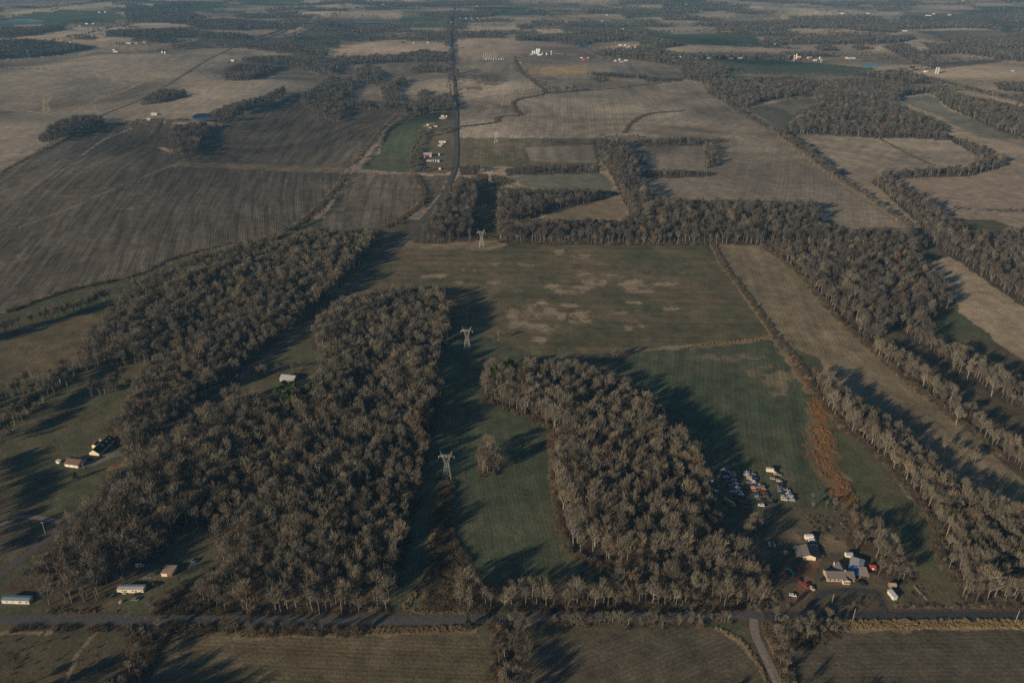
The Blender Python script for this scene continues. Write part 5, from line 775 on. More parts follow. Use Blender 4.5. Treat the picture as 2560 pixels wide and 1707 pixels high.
# --- pylons
def pylon(p, label, rz=0.0):
    x, y, z = unproject(*p); root = empty('pylon', (x, y, z), rz); tag(root, label, 'pylon', 'pylons of the power line')
    SITES.append((x, y, 6)); B, Wz, Wx, A = 3.4, 13.5, 1.5, 20.5
    for sx in (-1, 1):
        for sy in (-1, 1): MB().bar((sx * B, sy * B, 0), (sx * Wx, sy * 1.1, Wz), .13, .065).build('leg', 'galvanised', root)
    m = MB()
    lv = [0, 4.5, 8.2, 11.2, Wz]
    P = lambda sx, sy, h: (sx * (B + (Wx - B) * h / Wz), sy * (B + (1.1 - B) * h / Wz), h)
    for h0, h1 in zip(lv[:-1], lv[1:]):
        for s0, s1 in (((-1, -1), (1, -1)), ((-1, 1), (1, 1)), ((-1, -1), (-1, 1)), ((1, -1), (1, 1))):
            m.bar(P(*s0, h0), P(*s1, h1), .05); m.bar(P(*s1, h0), P(*s0, h1), .05); m.bar(P(*s0, h1), P(*s1, h1), .05)
    m.build('bracing', 'galvanised', root)
    for s in (-1, 1):
        m = MB()
        for sy in (-1, 1):
            m.bar((s * Wx, sy * 1.1, Wz), (s * 3.3, sy * .6, A + .9), .065); m.bar((s * .15, sy * 1.1, Wz + 1), (s * 2.4, sy * .6, A), .065)
            for k in range(4):
                t0 = k / 4; t1 = (k + .6) / 4
                m.bar((s * (Wx + (3.3 - Wx) * t0), sy * (1.1 - .5 * t0), Wz + (A + .9 - Wz) * t0), (s * (.15 + 2.25 * t1), sy * (1.1 - .5 * t1), Wz + 1 + (A - Wz - 1) * t1), .045)
        m.build('arm', 'galvanised', root)
        MB().bar((s * 3.2, -.5, A), (s * 4.7, 0, 25), .09, .05).bar((s * 3.2, .5, A), (s * 4.7, 0, 25), .09, .05).bar((s * 2.2, 0, A + 1.2), (s * 4.7, 0, 25), .07, .05).build('peak', 'galvanised', root)
    m = MB()
    for sy in (-.6, .6):
        m.bar((-6, 0, A - .1), (-2.8, sy, A + 1.1), .065); m.bar((6, 0, A - .1), (2.8, sy, A + 1.1), .065); m.bar((-2.8, sy, A + 1.1), (2.8, sy, A + 1.1), .07); m.bar((-6, 0, A - .1), (-2.8, sy, A - .2), .065); m.bar((6, 0, A - .1), (2.8, sy, A - .2), .065); m.bar((-2.8, sy, A - .2), (2.8, sy, A - .2), .08)
        for k in range(6): m.bar((-2.8 + k * .93, sy, A - .2 + 1.3 * (k % 2)), (-2.8 + (k + 1) * .93, sy, A - .2 + 1.3 * ((k + 1) % 2)), .045)
    m.build('crossarm', 'galvanised', root)
    for xx in (-6, 0, 6): MB().bar((xx, 0, A - .2), (xx, 0, A - 2.2), .09, .09, 6).build('insulator', 'trim_white', root)
for p, lb in (((1118, 1195), 'pale lattice pylon above the brushy gully in the green meadow'), ((1168, 872), 'pale lattice pylon at the shaded near corner of the wheat field'), ((1204, 617), 'lattice pylon on the tan far edge of the wheat field'), ((1225, 462), 'lattice pylon in the clearing between the hooked wood and the road wood'), ((1240, 358), 'faint lattice pylon on the thin green field')): pylon(p, lb, -.02)
def pole(p, h, label, lean=(0, 0), arm=True, thick=.16):
    x, y, z = unproject(*p); root = empty('utility_pole', (x, y, z), random.uniform(-.3, .3)); tag(root, label, 'utility pole', 'wooden utility poles')
    root.rotation_euler[0] = lean[0]; root.rotation_euler[1] = lean[1]; MB().bar((0, 0, 0), (0, 0, h), thick, thick * .7, 7).build('shaft', 'weathered_wood', root)
    if arm:
        ca = MB().box(-1.2, 1.2, -.07, .07, h - .7, h - .52).build('crossarm', 'weathered_wood', root)
        for xx in (-1.1, -.4, .4, 1.1): MB().bar((xx, 0, h - .52), (xx, 0, h - .25), .06, .06, 5).build('insulator', 'trim_white', ca)
for p, h, lb, arm in ((VD3(1180, 777), 10, 'pale utility pole on the verge below the looping drive', False), (VD3(2290, 792), 10, 'pale utility pole on the grass verge along the brown field', False), (VK(935, 1172), 8, 'thin pole standing inside the loop of the drive', False), (VL(2190, 532), 9, 'utility pole with crossarm beside the dormer house', True), (VD1(312, 182), 10.5, 'utility pole with crossarm inside the curving gravel drive', True), (VL(1005, 770), 6, 'slim yard pole in front of the white garage', False), (VA2(1070, 845), 9, 'dark pole at the bend of the brushy ditch', False), ((1068, 1010), 9, 'bleached pole at the wood edge above the meadow', False)): pole(p, h, lb, (0, .0), arm, .2)
for i in range(5): pole(V7(240 + i * 145, 256 - i * 1), 13, 'thin far pole along the substation lane', (0, 0), False, .25)
# rail fence by the grove
fa, fb = np.array(unproject(*VK(2150, 930))), np.array(unproject(*VK(2330, 1120))); fr = empty('rail_fence', tuple(fa)); tag(fr, 'pale rail fence between the grove and the green strip', 'fence')
for i in range(8):
    q = (fb - fa) * i / 7; MB().box(q[0] - .08, q[0] + .08, q[1] - .08, q[1] + .08, 0, 1.3).build('post', 'weathered_wood', fr)
    if i < 7:
        q2 = (fb - fa) * (i + 1) / 7
        for hz in (.5, 1.05): MB().bar((q[0], q[1] - .12, hz), (q2[0], q2[1] - .12, hz), .07).build('rail', 'weathered_wood', fr)
# ------------------------------------------------------------------ vehicles
PAINTS = dict(white=(.66, .66, .64), silver=(.42, .44, .45), red=(.30, .03, .03), maroon=(.14, .02, .025), blue=(.05, .12, .26), navy=(.02, .03, .08), green=(.04, .12, .08), black=(.02, .02, .022), cream=(.62, .55, .40), yellow=(.50, .30, .06), orange=(.50, .14, .05), brown=(.16, .09, .05), tan=(.38, .30, .20), olive=(.16, .15, .07), grey=(.20, .21, .22), pink=(.60, .45, .38), teal=(.16, .24, .25))
for k, c in PAINTS.items(): paint('car_' + k, c, .35, .05, .14, 2.0, .5)
PROF = {  # lower body, cabin, roof in side view (x forward), width
 'sedan': ([(-2.25, .35), (2.25, .35), (2.28, .7), (2.1, .86), (.95, .95), (-1.55, .98), (-2.25, .93)], [(-1.65, .96), (1.05, .93), (.35, 1.38), (-1.05, 1.4)], [(-1.05, 1.4), (.35, 1.38), (.25, 1.46), (-.95, 1.47)], 1.78),
 'suv': ([(-2.3, .4), (2.3, .4), (2.32, .85), (2.1, 1.02), (1.0, 1.1), (-2.28, 1.1)], [(-2.25, 1.08), (1.15, 1.08), (.5, 1.66), (-2.0, 1.68)], [(-2.05, 1.68), (.5, 1.66), (.4, 1.76), (-1.95, 1.78)], 1.88),
 'pickup': ([(-2.75, .45), (2.7, .45), (2.72, .95), (2.5, 1.08), (1.2, 1.15), (-.75, 1.15), (-.8, .8), (-2.6, .8), (-2.62, 1.12), (-2.75, 1.12)], [(-.75, 1.13), (1.3, 1.13), (.65, 1.72), (-.65, 1.72)], [(-.68, 1.72), (.66, 1.72), (.58, 1.82), (-.6, 1.82)], 1.95),
 'van': ([(-2.6, .4), (2.5, .4), (2.55, .95), (2.2, 1.15), (-2.6, 1.2)], [(-2.55, 1.18), (2.1, 1.14), (1.5, 1.85), (-2.5, 1.88)], [(-2.55, 1.88), (1.5, 1.85), (1.35, 2.05), (-2.45, 2.08)], 1.95),
 'boxtruck': ([(-4.2, .6), (3.4, .6), (3.4, 1.2), (3.2, 1.45), (1.7, 1.6), (1.6, 1.0), (-4.2, 1.0)], [(1.7, 1.55), (3.1, 1.42), (2.5, 2.25), (1.75, 2.3)], [(-4.25, 1.0), (1.45, 1.0), (1.45, 3.3), (-4.25, 3.3)], 2.35),
 'bus': ([(-5.2, .5), (5.3, .5), (5.35, 1.3), (4.2, 1.55), (4.1, 1.9), (-5.2, 1.9)], [(-5.1, 1.88), (4.05, 1.88), (3.8, 2.6), (-5.1, 2.6)], [(-5.2, 2.6), (3.85, 2.6), (3.6, 2.95), (-5.0, 2.95)], 2.4),
 'flatbed': ([(-4.0, .7), (3.4, .7), (3.4, 1.3), (2.2, 1.5), (1.8, 1.0), (-4.0, 1.0)], [(1.75, 1.4), (2.9, 1.35), (2.5, 2.15), (1.8, 2.2)], [(1.78, 2.2), (2.5, 2.15), (2.4, 2.3), (1.85, 2.32)], 2.2),
 'trailer': ([(-2.4, .5), (2.4, .5), (3.6, .45), (3.6, .55), (2.4, .65), (2.4, 1.0), (2.3, 1.0), (2.3, .65), (-2.3, .65), (-2.3, 1.0), (-2.4, 1.0)], None, None, 1.9)}
NAMES = dict(sedan='sedan', suv='wagon', pickup='pickup truck', van='van', boxtruck='box truck', bus='bus', flatbed='flatbed truck', trailer='utility trailer')
CARM = {}
def car(p, kind, colour, rzdeg, where, group, label=None):
    x, y, z = unproject(*p); nm = {'sedan': 'car', 'suv': 'car', 'pickup': 'pickup_truck', 'van': 'van', 'boxtruck': 'box_truck', 'bus': 'bus', 'flatbed': 'flatbed_truck', 'trailer': 'utility_trailer'}[kind]
    root = empty(nm, (x, y, z + .01), R(rzdeg)); tag(root, label or f'{colour} {NAMES[kind]} {where}', nm.replace('_', ' '), group); SITES.append((x, y, 3))
    key = (kind, colour)
    if key not in CARM:
        lo, cab, rf, wd = PROF[kind]; parts = [('body', MB().prism(lo, -wd / 2, wd / 2), 'car_' + colour)]
        if cab: parts.append(('windows', MB().prism(cab, -wd / 2 + .1, wd / 2 - .1), 'window_glass'))
        if rf: parts.append(('roof' if kind != 'boxtruck' else 'cargo_box', MB().prism(rf, -wd / 2 + (.12 if kind != 'boxtruck' else -.05), wd / 2 - (.12 if kind != 'boxtruck' else -.05)), 'car_' + colour))
        xs = (min(q[0] for q in lo) * .62, max(q[0] for q in lo) * .64); rr = .33 if kind in ('sedan', 'suv') else .42
        for wx_ in xs:
            for s in (-1, 1): parts.append(('wheel', MB().bar((wx_, s * (wd / 2 - .2), rr), (wx_, s * (wd / 2 + .03), rr), rr, rr, 10), 'tyre'))
        CARM[key] = [(n, mesh_data(n, m.v, m.f, mt)) for n, m, mt in parts]
    for n, me in CARM[key]: link(bpy.data.objects.new(n, me), root)
    return root
G_ = 'old cars parked in rows on the pasture'; ROWN = {0: 'parked apart at the shady edge of the wood', 1: 'in the parked row nearest the wood', 2: 'in the middle row of old cars', 3: 'in the parked row nearest the orange sedge'}
J = [(0, 235, 395, 'sedan', 'blue'), (0, 230, 440, 'sedan', 'silver'), (0, 320, 655, 'sedan', 'white'), (0, 235, 350, 'sedan', 'navy'),
 (1, 495, 220, 'pickup', 'white'), (1, 560, 240, 'sedan', 'silver'), (1, 600, 175, 'sedan', 'navy'), (1, 680, 278, 'pickup', 'yellow'), (1, 695, 325, 'sedan', 'silver'), (1, 560, 300, 'sedan', 'navy'), (1, 548, 362, 'sedan', 'white'), (1, 470, 275, 'suv', 'black'), (1, 640, 390, 'sedan', 'black'), (1, 712, 432, 'suv', 'silver'), (1, 742, 500, 'sedan', 'silver'), (1, 625, 475, 'suv', 'brown'), (1, 640, 540, 'sedan', 'grey'), (1, 790, 585, 'sedan', 'silver'), (1, 672, 595, 'sedan', 'navy'), (1, 700, 630, 'sedan', 'black'), (1, 697, 672, 'sedan', 'silver'), (1, 825, 668, 'sedan', 'white'), (1, 742, 720, 'sedan', 'green'), (1, 858, 738, 'suv', 'white'), (1, 838, 700, 'sedan', 'maroon'), (1, 795, 835, 'sedan', 'black'), (1, 730, 545, 'sedan', 'black'),
 (2, 985, 262, 'sedan', 'white'), (2, 965, 315, 'suv', 'white'), (2, 1015, 330, 'sedan', 'silver'), (2, 1048, 392, 'van', 'pink'), (2, 1112, 300, 'sedan', 'grey'), (2, 1112, 468, 'van', 'white'), (2, 1040, 488, 'sedan', 'silver'), (2, 1155, 392, 'sedan', 'blue'), (2, 1105, 540, 'suv', 'maroon'), (2, 1132, 590, 'sedan', 'white'), (2, 1160, 650, 'pickup', 'orange'), (2, 1222, 525, 'sedan', 'silver'), (2, 1280, 545, 'pickup', 'olive'), (2, 1275, 600, 'flatbed', 'tan'), (2, 1250, 640, 'sedan', 'brown'), (2, 1190, 700, 'sedan', 'navy'), (2, 1205, 748, 'sedan', 'blue'), (2, 1220, 785, 'sedan', 'silver'), (2, 1345, 705, 'pickup', 'brown'), (2, 1245, 825, 'sedan', 'olive'), (2, 1375, 780, 'suv', 'brown'), (2, 1440, 845, 'trailer', 'olive'), (2, 1450, 905, 'flatbed', 'navy'), (2, 1285, 958, 'suv', 'white'), (2, 1390, 745, 'sedan', 'maroon'), (2, 1330, 850, 'sedan', 'black'),
 (3, 1605, 300, 'sedan', 'pink'), (3, 1650, 315, 'sedan', 'tan'), (3, 1545, 402, 'pickup', 'tan'), (3, 1668, 448, 'sedan', 'cream'), (3, 1690, 505, 'suv', 'navy'), (3, 1640, 545, 'sedan', 'olive'), (3, 1722, 560, 'sedan', 'navy'), (3, 1692, 602, 'sedan', 'grey'), (3, 1690, 652, 'sedan', 'teal'), (3, 1832, 642, 'sedan', 'silver'), (3, 1852, 706, 'sedan', 'white'), (3, 1757, 780, 'suv', 'silver'), (3, 1885, 782, 'van', 'silver'), (3, 1767, 835, 'suv', 'cream'), (3, 1925, 848, 'suv', 'silver'), (3, 1905, 745, 'sedan', 'blue'), (3, 1770, 690, 'sedan', 'black')]
for r_, zx, zy, kd, cl in J: car(VU(zx, zy), kd, cl, random.uniform(-22, -4) + (180 if random.random() < .3 else 0), ROWN[r_], G_)
car(VU(1500, 248), 'boxtruck', 'cream', -10, '', None, 'cream box truck heading the parked row nearest the orange sedge')
car(VU(612, 915), 'bus', 'yellow', -50, '', None, 'faded yellow bus parked askew below the rows of old cars')
car(VU(905, 890), 'flatbed', 'maroon', -25, '', None, 'dark maroon flatbed truck below the rows of old cars'); car(VU(960, 985), 'trailer', 'brown', -5, '', None, 'brown utility trailer below the rows of old cars')
FG = 'vehicles around the farmstead'
for zx, zy, kd, cl, az, lb in ((625, 215, 'boxtruck', 'white', 3, 'white box truck parked behind the garage'), (648, 255, 'van', 'white', -2, 'white van between the box truck and the garage'), (668, 325, 'pickup', 'silver', -10, 'silver pickup truck against the back of the garage'), (258, 750, 'suv', 'red', -62, 'red wagon parked beside the pale green van'), (325, 705, 'van', 'teal', -65, 'pale green van beside the red wagon'), (452, 835, 'sedan', 'red', -62, 'red car parked on the bare earth by the red trailer'), (562, 920, 'suv', 'red', -66, 'red wagon on the bare earth nearest the looping drive'), (640, 948, 'sedan', 'cream', -60, 'small cream car beside the red wagon'), (365, 1050, 'sedan', 'white', -18, 'white sedan standing alone in the rough grass'), (1345, 880, 'suv', 'black', -35, 'black wagon in front of the carports'), (1395, 885, 'sedan', 'navy', -35, 'navy car in front of the carports'), (800, 815, 'sedan', 'black', 20, 'black car at the end wall of the farmhouse'), (25, 310, 'trailer', 'tan', 80, 'tan utility trailer west of the garage'), (92, 315, 'trailer', 'teal', 80, 'pale utility trailer west of the garage'), (455, 665, 'trailer', 'red', 100, 'tall red trailer beside the garage')): car(VK(zx, zy), kd, cl, az, '', FG, lb)
OG = 'vehicles around the mobile homes'
for zx, zy, kd, cl, az, lb in ((2102, 100, 'pickup', 'blue', -25, 'blue pickup truck in the dark wood clearing'), (1525, 155, 'van', 'white', 0, 'white van in the clearing behind the mobile home'), (1630, 155, 'sedan', 'blue', 10, 'blue car in the clearing behind the mobile home'), (1600, 280, 'sedan', 'silver', 30, 'silver car under the bare tree by the flat roofed shed'), (1480, 470, 'sedan', 'black', 10, 'black car in front of the pale mobile home'), (1478, 520, 'sedan', 'grey', 5, 'grey car on the grass before the pale mobile home'), (1245, 470, 'sedan', 'green', 40, 'green car beside the end of the pale mobile home')): car(VN(zx, zy), kd, cl, az, '', OG, lb)
car(VL(1160, 575), 'suv', 'black', -20, '', None, 'black wagon on the gravel between dormer house and garage')
x, y, z = unproject(*VN(1252, 650)); mw = empty('ride_on_mower', (x, y, z), .4); tag(mw, 'orange ride-on mower on the grass by the dirt drive', 'mower')
MB().prism([(-.9, .3), (1.0, .3), (1.05, .75), (.2, .85), (.1, .55), (-.9, .6)], -.55, .55).build('body', 'car_orange', mw); MB().prism([(-.75, .6), (-.1, .6), (-.15, .75), (-.6, .78), (-.7, 1.25), (-.85, 1.25)], -.3, .3).build('seat', 'tyre', mw)
for sx, rr in ((-.55, .32), (.7, .25)):
    for s in (-1, 1): MB().bar((sx, s * .5, rr), (sx, s * .75, rr), rr, rr, 10).build('wheel', 'tyre', mw)
x, y, z = unproject(*VN(1310, 548)); sp = empty('cable_reel', (x, y, z), .8); tag(sp, 'pale wooden cable reel lying on the dirt drive', 'cable reel'); paint('reel_wood', (.45, .30, .26), .8)
for z0, z1, rr in ((0, .12, 1.1), (.12, .85, .5), (.85, .97, 1.1)): MB().bar((0, 0, z0), (0, 0, z1), rr, rr, 16).build('disc' if rr > 1 else 'drum', 'reel_wood', sp)

# ------------------------------------------------------------------ trees
def rvec(r, spread):
    return np.array([r.normal(0, spread), r.normal(0, spread), r.normal(0, spread)])
def grow_tree(seed, H=18.0, crown_w=1.0, first=.34, limbs=6, subs=4, thirds=3, twigs=7, rise=.55):
    """bare broadleaf tree: trunk, limbs and boughs as tapered prisms, twigs as thin blades"""
    r = np.random.default_rng(seed); tk = MB(); tw = MB()
    def unit(v): return v / (np.linalg.norm(v) + 1e-9)
    def blade(p, d, L, wd):
        d = unit(d); s = unit(np.cross(d, r.normal(0, 1, 3))); k = len(tw.v); m = p + d * L * .55 + rvec(r, .08); e = p + unit(d + np.array([0, 0, .25])) * L
        tw.v += [tuple(p - s * wd * .7), tuple(p + s * wd * .7), tuple(m + s * wd), tuple(e), tuple(m - s * wd)]; tw.f += [(k, k + 1, k + 2, k + 3, k + 4)]
    def around(d, n, i, ang):                       # n directions fanned round d
        a = unit(np.cross(d, (.3, .2, 1) if abs(d[2]) < .97 else (1, 0, 0))); b = np.cross(d, a); t = 6.2832 * (i + r.uniform(-.3, .3)) / n
        return unit(d * math.cos(ang) + (a * math.cos(t) + b * math.sin(t)) * math.sin(ang))
    base = np.array([r.normal(0, .25), r.normal(0, .25), H * first]); top = np.array([r.normal(0, .5), r.normal(0, .5), H * .66])
    tk.bar((0, 0, 0), base, .34, .25, 5); tk.bar(base, top, .25, .10, 4)
    ph = r.uniform(0, 6.28)
    for i in range(limbs + 2):
        lead = i >= limbs
        t = r.uniform(.0, .7) if not lead else .95; p0 = base + (top - base) * t
        a = ph + 6.2832 * i / limbs + r.uniform(-.3, .3); up = rise + .75 * t + r.uniform(-.12, .2)
        d = unit(np.array([math.cos(a), math.sin(a), up])) if not lead else unit(np.array([r.normal(0, .35), r.normal(0, .35), 1])); L = H * r.uniform(.24, .31) * crown_w * (1 - .3 * t)
        p1 = p0 + d * L * .6; d1 = unit(d + np.array([0, 0, .45])); p2 = p1 + d1 * L * .6
        tk.bar(p0, p1, .15, .11, 3); tk.bar(p1, p2, .11, .05, 3)
        for j in range(subs):
            q = .35 + .65 * (j + .5) / subs; b0 = p0 + (p1 - p0) * q * 1.65 if q < .6 else p1 + (p2 - p1) * (q - .6) / .4
            sd = around(d1, subs, j, r.uniform(.35, .8)); sl = H * r.uniform(.11, .18) * crown_w; b1 = b0 + unit(sd + np.array([0, 0, .25])) * sl
            tk.bar(b0, b1, .065, .03, 3)
            for k in range(thirds):
                f = .2 + .8 * (k + .6) / thirds; c0 = b0 + (b1 - b0) * f; bd = unit(b1 - b0); td = unit(around(bd, thirds, k, r.uniform(.12, .42)) + np.array([0, 0, .22])); tl = H * r.uniform(.10, .17); c1 = c0 + td * tl
                tk.bar(c0, c1, .035, .015, 3)
                for g in range(twigs):
                    h = (g + .2) / twigs; blade(c0 + (c1 - c0) * h, around(td, twigs, g, r.uniform(.08, .34)), r.uniform(1.7, 3.1) * H / 18, r.uniform(.024, .040))
    return tk, tw
def grow_shrub(seed, H=3.0, n=60, wd=.03, spread=.55):
    r = np.random.default_rng(seed); m = MB()
    for i in range(n):
        a = r.uniform(0, 6.28); rr = r.uniform(0, .45) * H * .8; p = np.array([rr * math.cos(a), rr * math.sin(a), 0]); d = np.array([r.normal(0, spread), r.normal(0, spread), 1]); d /= np.linalg.norm(d); L = H * r.uniform(.6, 1.05)
        s = np.cross(d, r.normal(0, 1, 3)); s /= np.linalg.norm(s); k = len(m.v); mid = p + d * L * .5 + rvec(r, .1)
        m.v += [tuple(p - s * wd), tuple(p + s * wd), tuple(mid + s * wd * 1.6), tuple(p + d * L), tuple(mid - s * wd * 1.6)]; m.f.append((k, k + 1, k + 2, k + 3, k + 4))
        for q in (.45, .65, .85):
            b = p + d * L * q; e = d + rvec(r, .5); e /= np.linalg.norm(e); s2 = np.cross(e, r.normal(0, 1, 3)); s2 /= np.linalg.norm(s2); k = len(m.v)
            m.v += [tuple(b - s2 * wd), tuple(b + s2 * wd), tuple(b + e * L * .4)]; m.f.append((k, k + 1, k + 2))
    return m
def grow_evergreen(seed, H=9.0, w=2.0, n=520, cone=True, bare=.08, leaf=.5):
    r = np.random.default_rng(seed); tk = MB().bar((0, 0, 0), (0, 0, H * .9), .2, .05, 5); m = MB()
    for i in range(n):
        t = r.uniform(0, 1) ** (.8 if cone else .6); h = H * (bare + (1 - bare) * t); R_ = w * ((1 - t) ** .8 + .05 if cone else math.sin(math.pi * min(1, (t * .85 + .12))) ** .7)
        a = r.uniform(0, 6.28); q = r.uniform(.45, 1.0) ** .5 * R_ * (.8 + .35 * math.sin(a * 3 + i % 5 + h * 1.3)); p = np.array([q * math.cos(a), q * math.sin(a), h + r.normal(0, .1)])
        d = np.array([math.cos(a), math.sin(a), r.uniform(-.1, .7)]) + rvec(r, .35); d /= np.linalg.norm(d); s = np.cross(d, r.normal(0, 1, 3)); s /= np.linalg.norm(s); L = leaf * r.uniform(.7, 1.5); k = len(m.v)
        m.v += [tuple(p - d * L * .4), tuple(p + s * L * .4), tuple(p + d * L), tuple(p - s * L * .4)]; m.f.append((k, k + 1, k + 2, k + 3))
    return tk, m
def joined(name, a, b, ma, mb):
    n = len(a.v); me = mesh_data(name, a.v + b.v, a.f + [tuple(n + i for i in f) for f in b.f], [ma, mb], [0] * len(a.f) + [1] * len(b.f)); return me
protos = {}                                       # kind -> list of (trunk mesh, crown mesh, joined mesh, nominal height)
def proto(kind, tk, cr, ma, mb, H):
    protos.setdefault(kind, []).append((mesh_data('trunk', tk.v, tk.f, ma), mesh_data('crown', cr.v, cr.f, mb), joined('tree', tk, cr, ma, mb), H))
for s, cw, fi, li, ri in ((1, .84, .36, 6, 1.0), (2, .98, .32, 7, .85), (3, .74, .42, 5, 1.3), (4, .82, .38, 6, 1.1), (5, .64, .46, 5, 1.7), (6, .92, .34, 7, .9), (7, .70, .42, 5, 1.5)):
    _t = grow_tree(s, 18, cw, fi, li, rise=ri); proto('bare', *_t, 'bark', 'twigs', 18); proto('dark', *_t, 'bark', 'dark_twigs', 18)
for s in (21, 22): proto('pale', *grow_tree(s, 18, .95, .34, 6, 4, 3, 7), 'bark', 'pale_twigs', 18)
for s in (31,): proto('russet', *grow_tree(s, 12, 1.05, .22, 6, 4, 4, 8), 'bark', 'russet', 12)
MATS['pale_bark'] = paint('pale_bark', (.25, .235, .205), .8)
for m_ in protos['pale']: m_[0].materials[0] = MATS['pale_bark']; m_[2].materials[0] = MATS['pale_bark']
for s in (41, 42): proto('pine', *grow_evergreen(s, 14, 3.2, 620, False, .28, .75), 'bark', 'pine_needles', 14)
for s in (43, 44): proto('cedar', *grow_evergreen(s, 9, 2.3, 620, True, .03, .5), 'bark', 'cedar_needles', 9)
# keep sites and roads clear
for p in [(700, 1010), (715, 1000), (728, 1018), (740, 1025), (752, 1012), (765, 1030), (735, 1000), (790, 985), (778, 1000), (718, 1025), (1262, 945), (1275, 935), (1290, 940), (1302, 948), (1272, 955), (372, 1092)]: SITES.append((*unproject(*p)[:2], 1.5))
for sx, sy, sr in SITES:
    near = np.abs(TX - sx) + np.abs(TY - sy) < 3 * sr
    keep[near] &= np.hypot(TX[near] - sx, TY[near] - sy) > sr + 2.0
PYL = world_line([(1118, 1195), (1168, 872), (1204, 617), (1225, 462), (1240, 358)])
TX, TY, TZ, THT, TW = TX[keep], TY[keep], TZ[keep], THT[keep], TW[keep]
u = rng.random(TX.size); TK = np.where(u < .965, 0, np.where(u < .988, 1, 2))        # bare, pale, russet
TV = np.where(TK == 0, rng.integers(0, 7, TX.size), np.where(TK == 1, 7 + rng.integers(0, 2, TX.size), 9))
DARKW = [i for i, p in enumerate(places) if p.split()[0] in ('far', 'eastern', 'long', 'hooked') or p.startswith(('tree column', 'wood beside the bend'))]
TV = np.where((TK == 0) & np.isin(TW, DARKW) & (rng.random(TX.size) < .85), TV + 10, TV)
TR = rng.uniform(0, 6.283, TX.size); SPR = rng.uniform(.85, 1.3, TX.size)
px, py = project(TX, TY, TZ + THT * .6); dist = np.sqrt(TX ** 2 + TY ** 2 + (HC - TZ) ** 2)
seen = (px > 5) & (px < 2555) & (py > 0) & (py < 1700)
order = np.argsort(np.where(seen, -THT / dist, 9)); solo = order[:290]; single = np.zeros(TX.size, bool); single[solo] = True
PLACE = {p: p for p in places}
ALLP = protos['bare'] + protos['pale'] + protos['russet'] + protos['dark']
LM = [((1171, 1571), 'the roadside cedar'), ((327, 1480), 'the pale mobile home'), ((40, 1508), 'the dull white mobile home'), ((418, 1440), 'the half red shed'), ((2022, 1395), 'the cream garage'), ((2100, 1452), 'the brick farmhouse'), ((2180, 1420), 'the red shed'), ((2235, 1490), 'the long white shed'), ((1886, 1560), 'the gravel road fork'), ((1823, 1260), 'the yellow bus'), ((1118, 1195), 'the meadow pylon'), ((2131, 1548), 'the verge pole by the drive'), ((1990, 1330), 'the white box truck'), ((2545, 1552), 'the verge pole by the brown field'), ((1400, 1330), 'the bay of the meadow edge'), ((2130, 1272), 'the tip of the orange sedge'), ((110, 1335), 'the crossarm pole by the curved drive'), ((1160, 1420), 'the head of the brushy gully'), ((1000, 1520), 'the foot of the shaded meadow strip'), ((482, 1402), 'the blue pickup'), ((1545, 1430), 'the corner of the meadow')]
LMX = np.array([unproject(*p)[0] for p, _ in LM]); LMY = np.array([unproject(*p)[1] for p, _ in LM]); LMN = [n for _, n in LM]
look = ['grey brown bare tree', 'pale barked bare tree', 'russet leaved tree']; nm_ = ['bare_tree', 'pale_tree', 'russet_tree']
for i in solo:
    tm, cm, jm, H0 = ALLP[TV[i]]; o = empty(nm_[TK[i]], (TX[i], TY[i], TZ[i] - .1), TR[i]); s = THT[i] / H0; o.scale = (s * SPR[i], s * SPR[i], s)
    pl = places[TW[i]]; dd = np.hypot(LMX - TX[i], LMY - TY[i]); j = int(np.argmin(dd)); rd = min((float(seg_dist(TX[i], TY[i], W_[::2])) - w_ / 2, k) for k, (W_, w_) in enumerate(ROADW[:5]))
    size = 'low' if THT[i] < 8 else 'small' if THT[i] < 11 else 'tall' if THT[i] > 17.5 else ''
    form_ = {4: 'slim', 6: 'narrow', 1: 'broad', 5: 'wide crowned', 2: 'upright', 3: 'round topped', 0: 'open crowned'}.get(int(TV[i]), '')
    spot = ('close to ' if dd[j] < 22 else 'not far from ') + LMN[j] if dd[j] < 55 else ('fronting the ' if rd[0] < 22 else 'within the ' if rd[0] < 60 else 'deep inside the ') + pl
    if rd[0] < 9 and dd[j] > 22: spot = 'lining the ' + ('county road', 'fresh tarred road', 'gravel side road', 'diagonal road', 'looping drive')[rd[1]] + (', ' + 'of the ' + pl if len(pl.split()) < 7 else '')
    tag(o, ' '.join((size + ' ' + form_ + ' ' + look[TK[i]] + ' ' + spot).split()[:16]), 'tree', 'bare trees: ' + (pl if not spot.startswith('lining') else spot.split(',')[0]))
    link(bpy.data.objects.new('trunk', tm), o); link(bpy.data.objects.new('crown', cm), o)
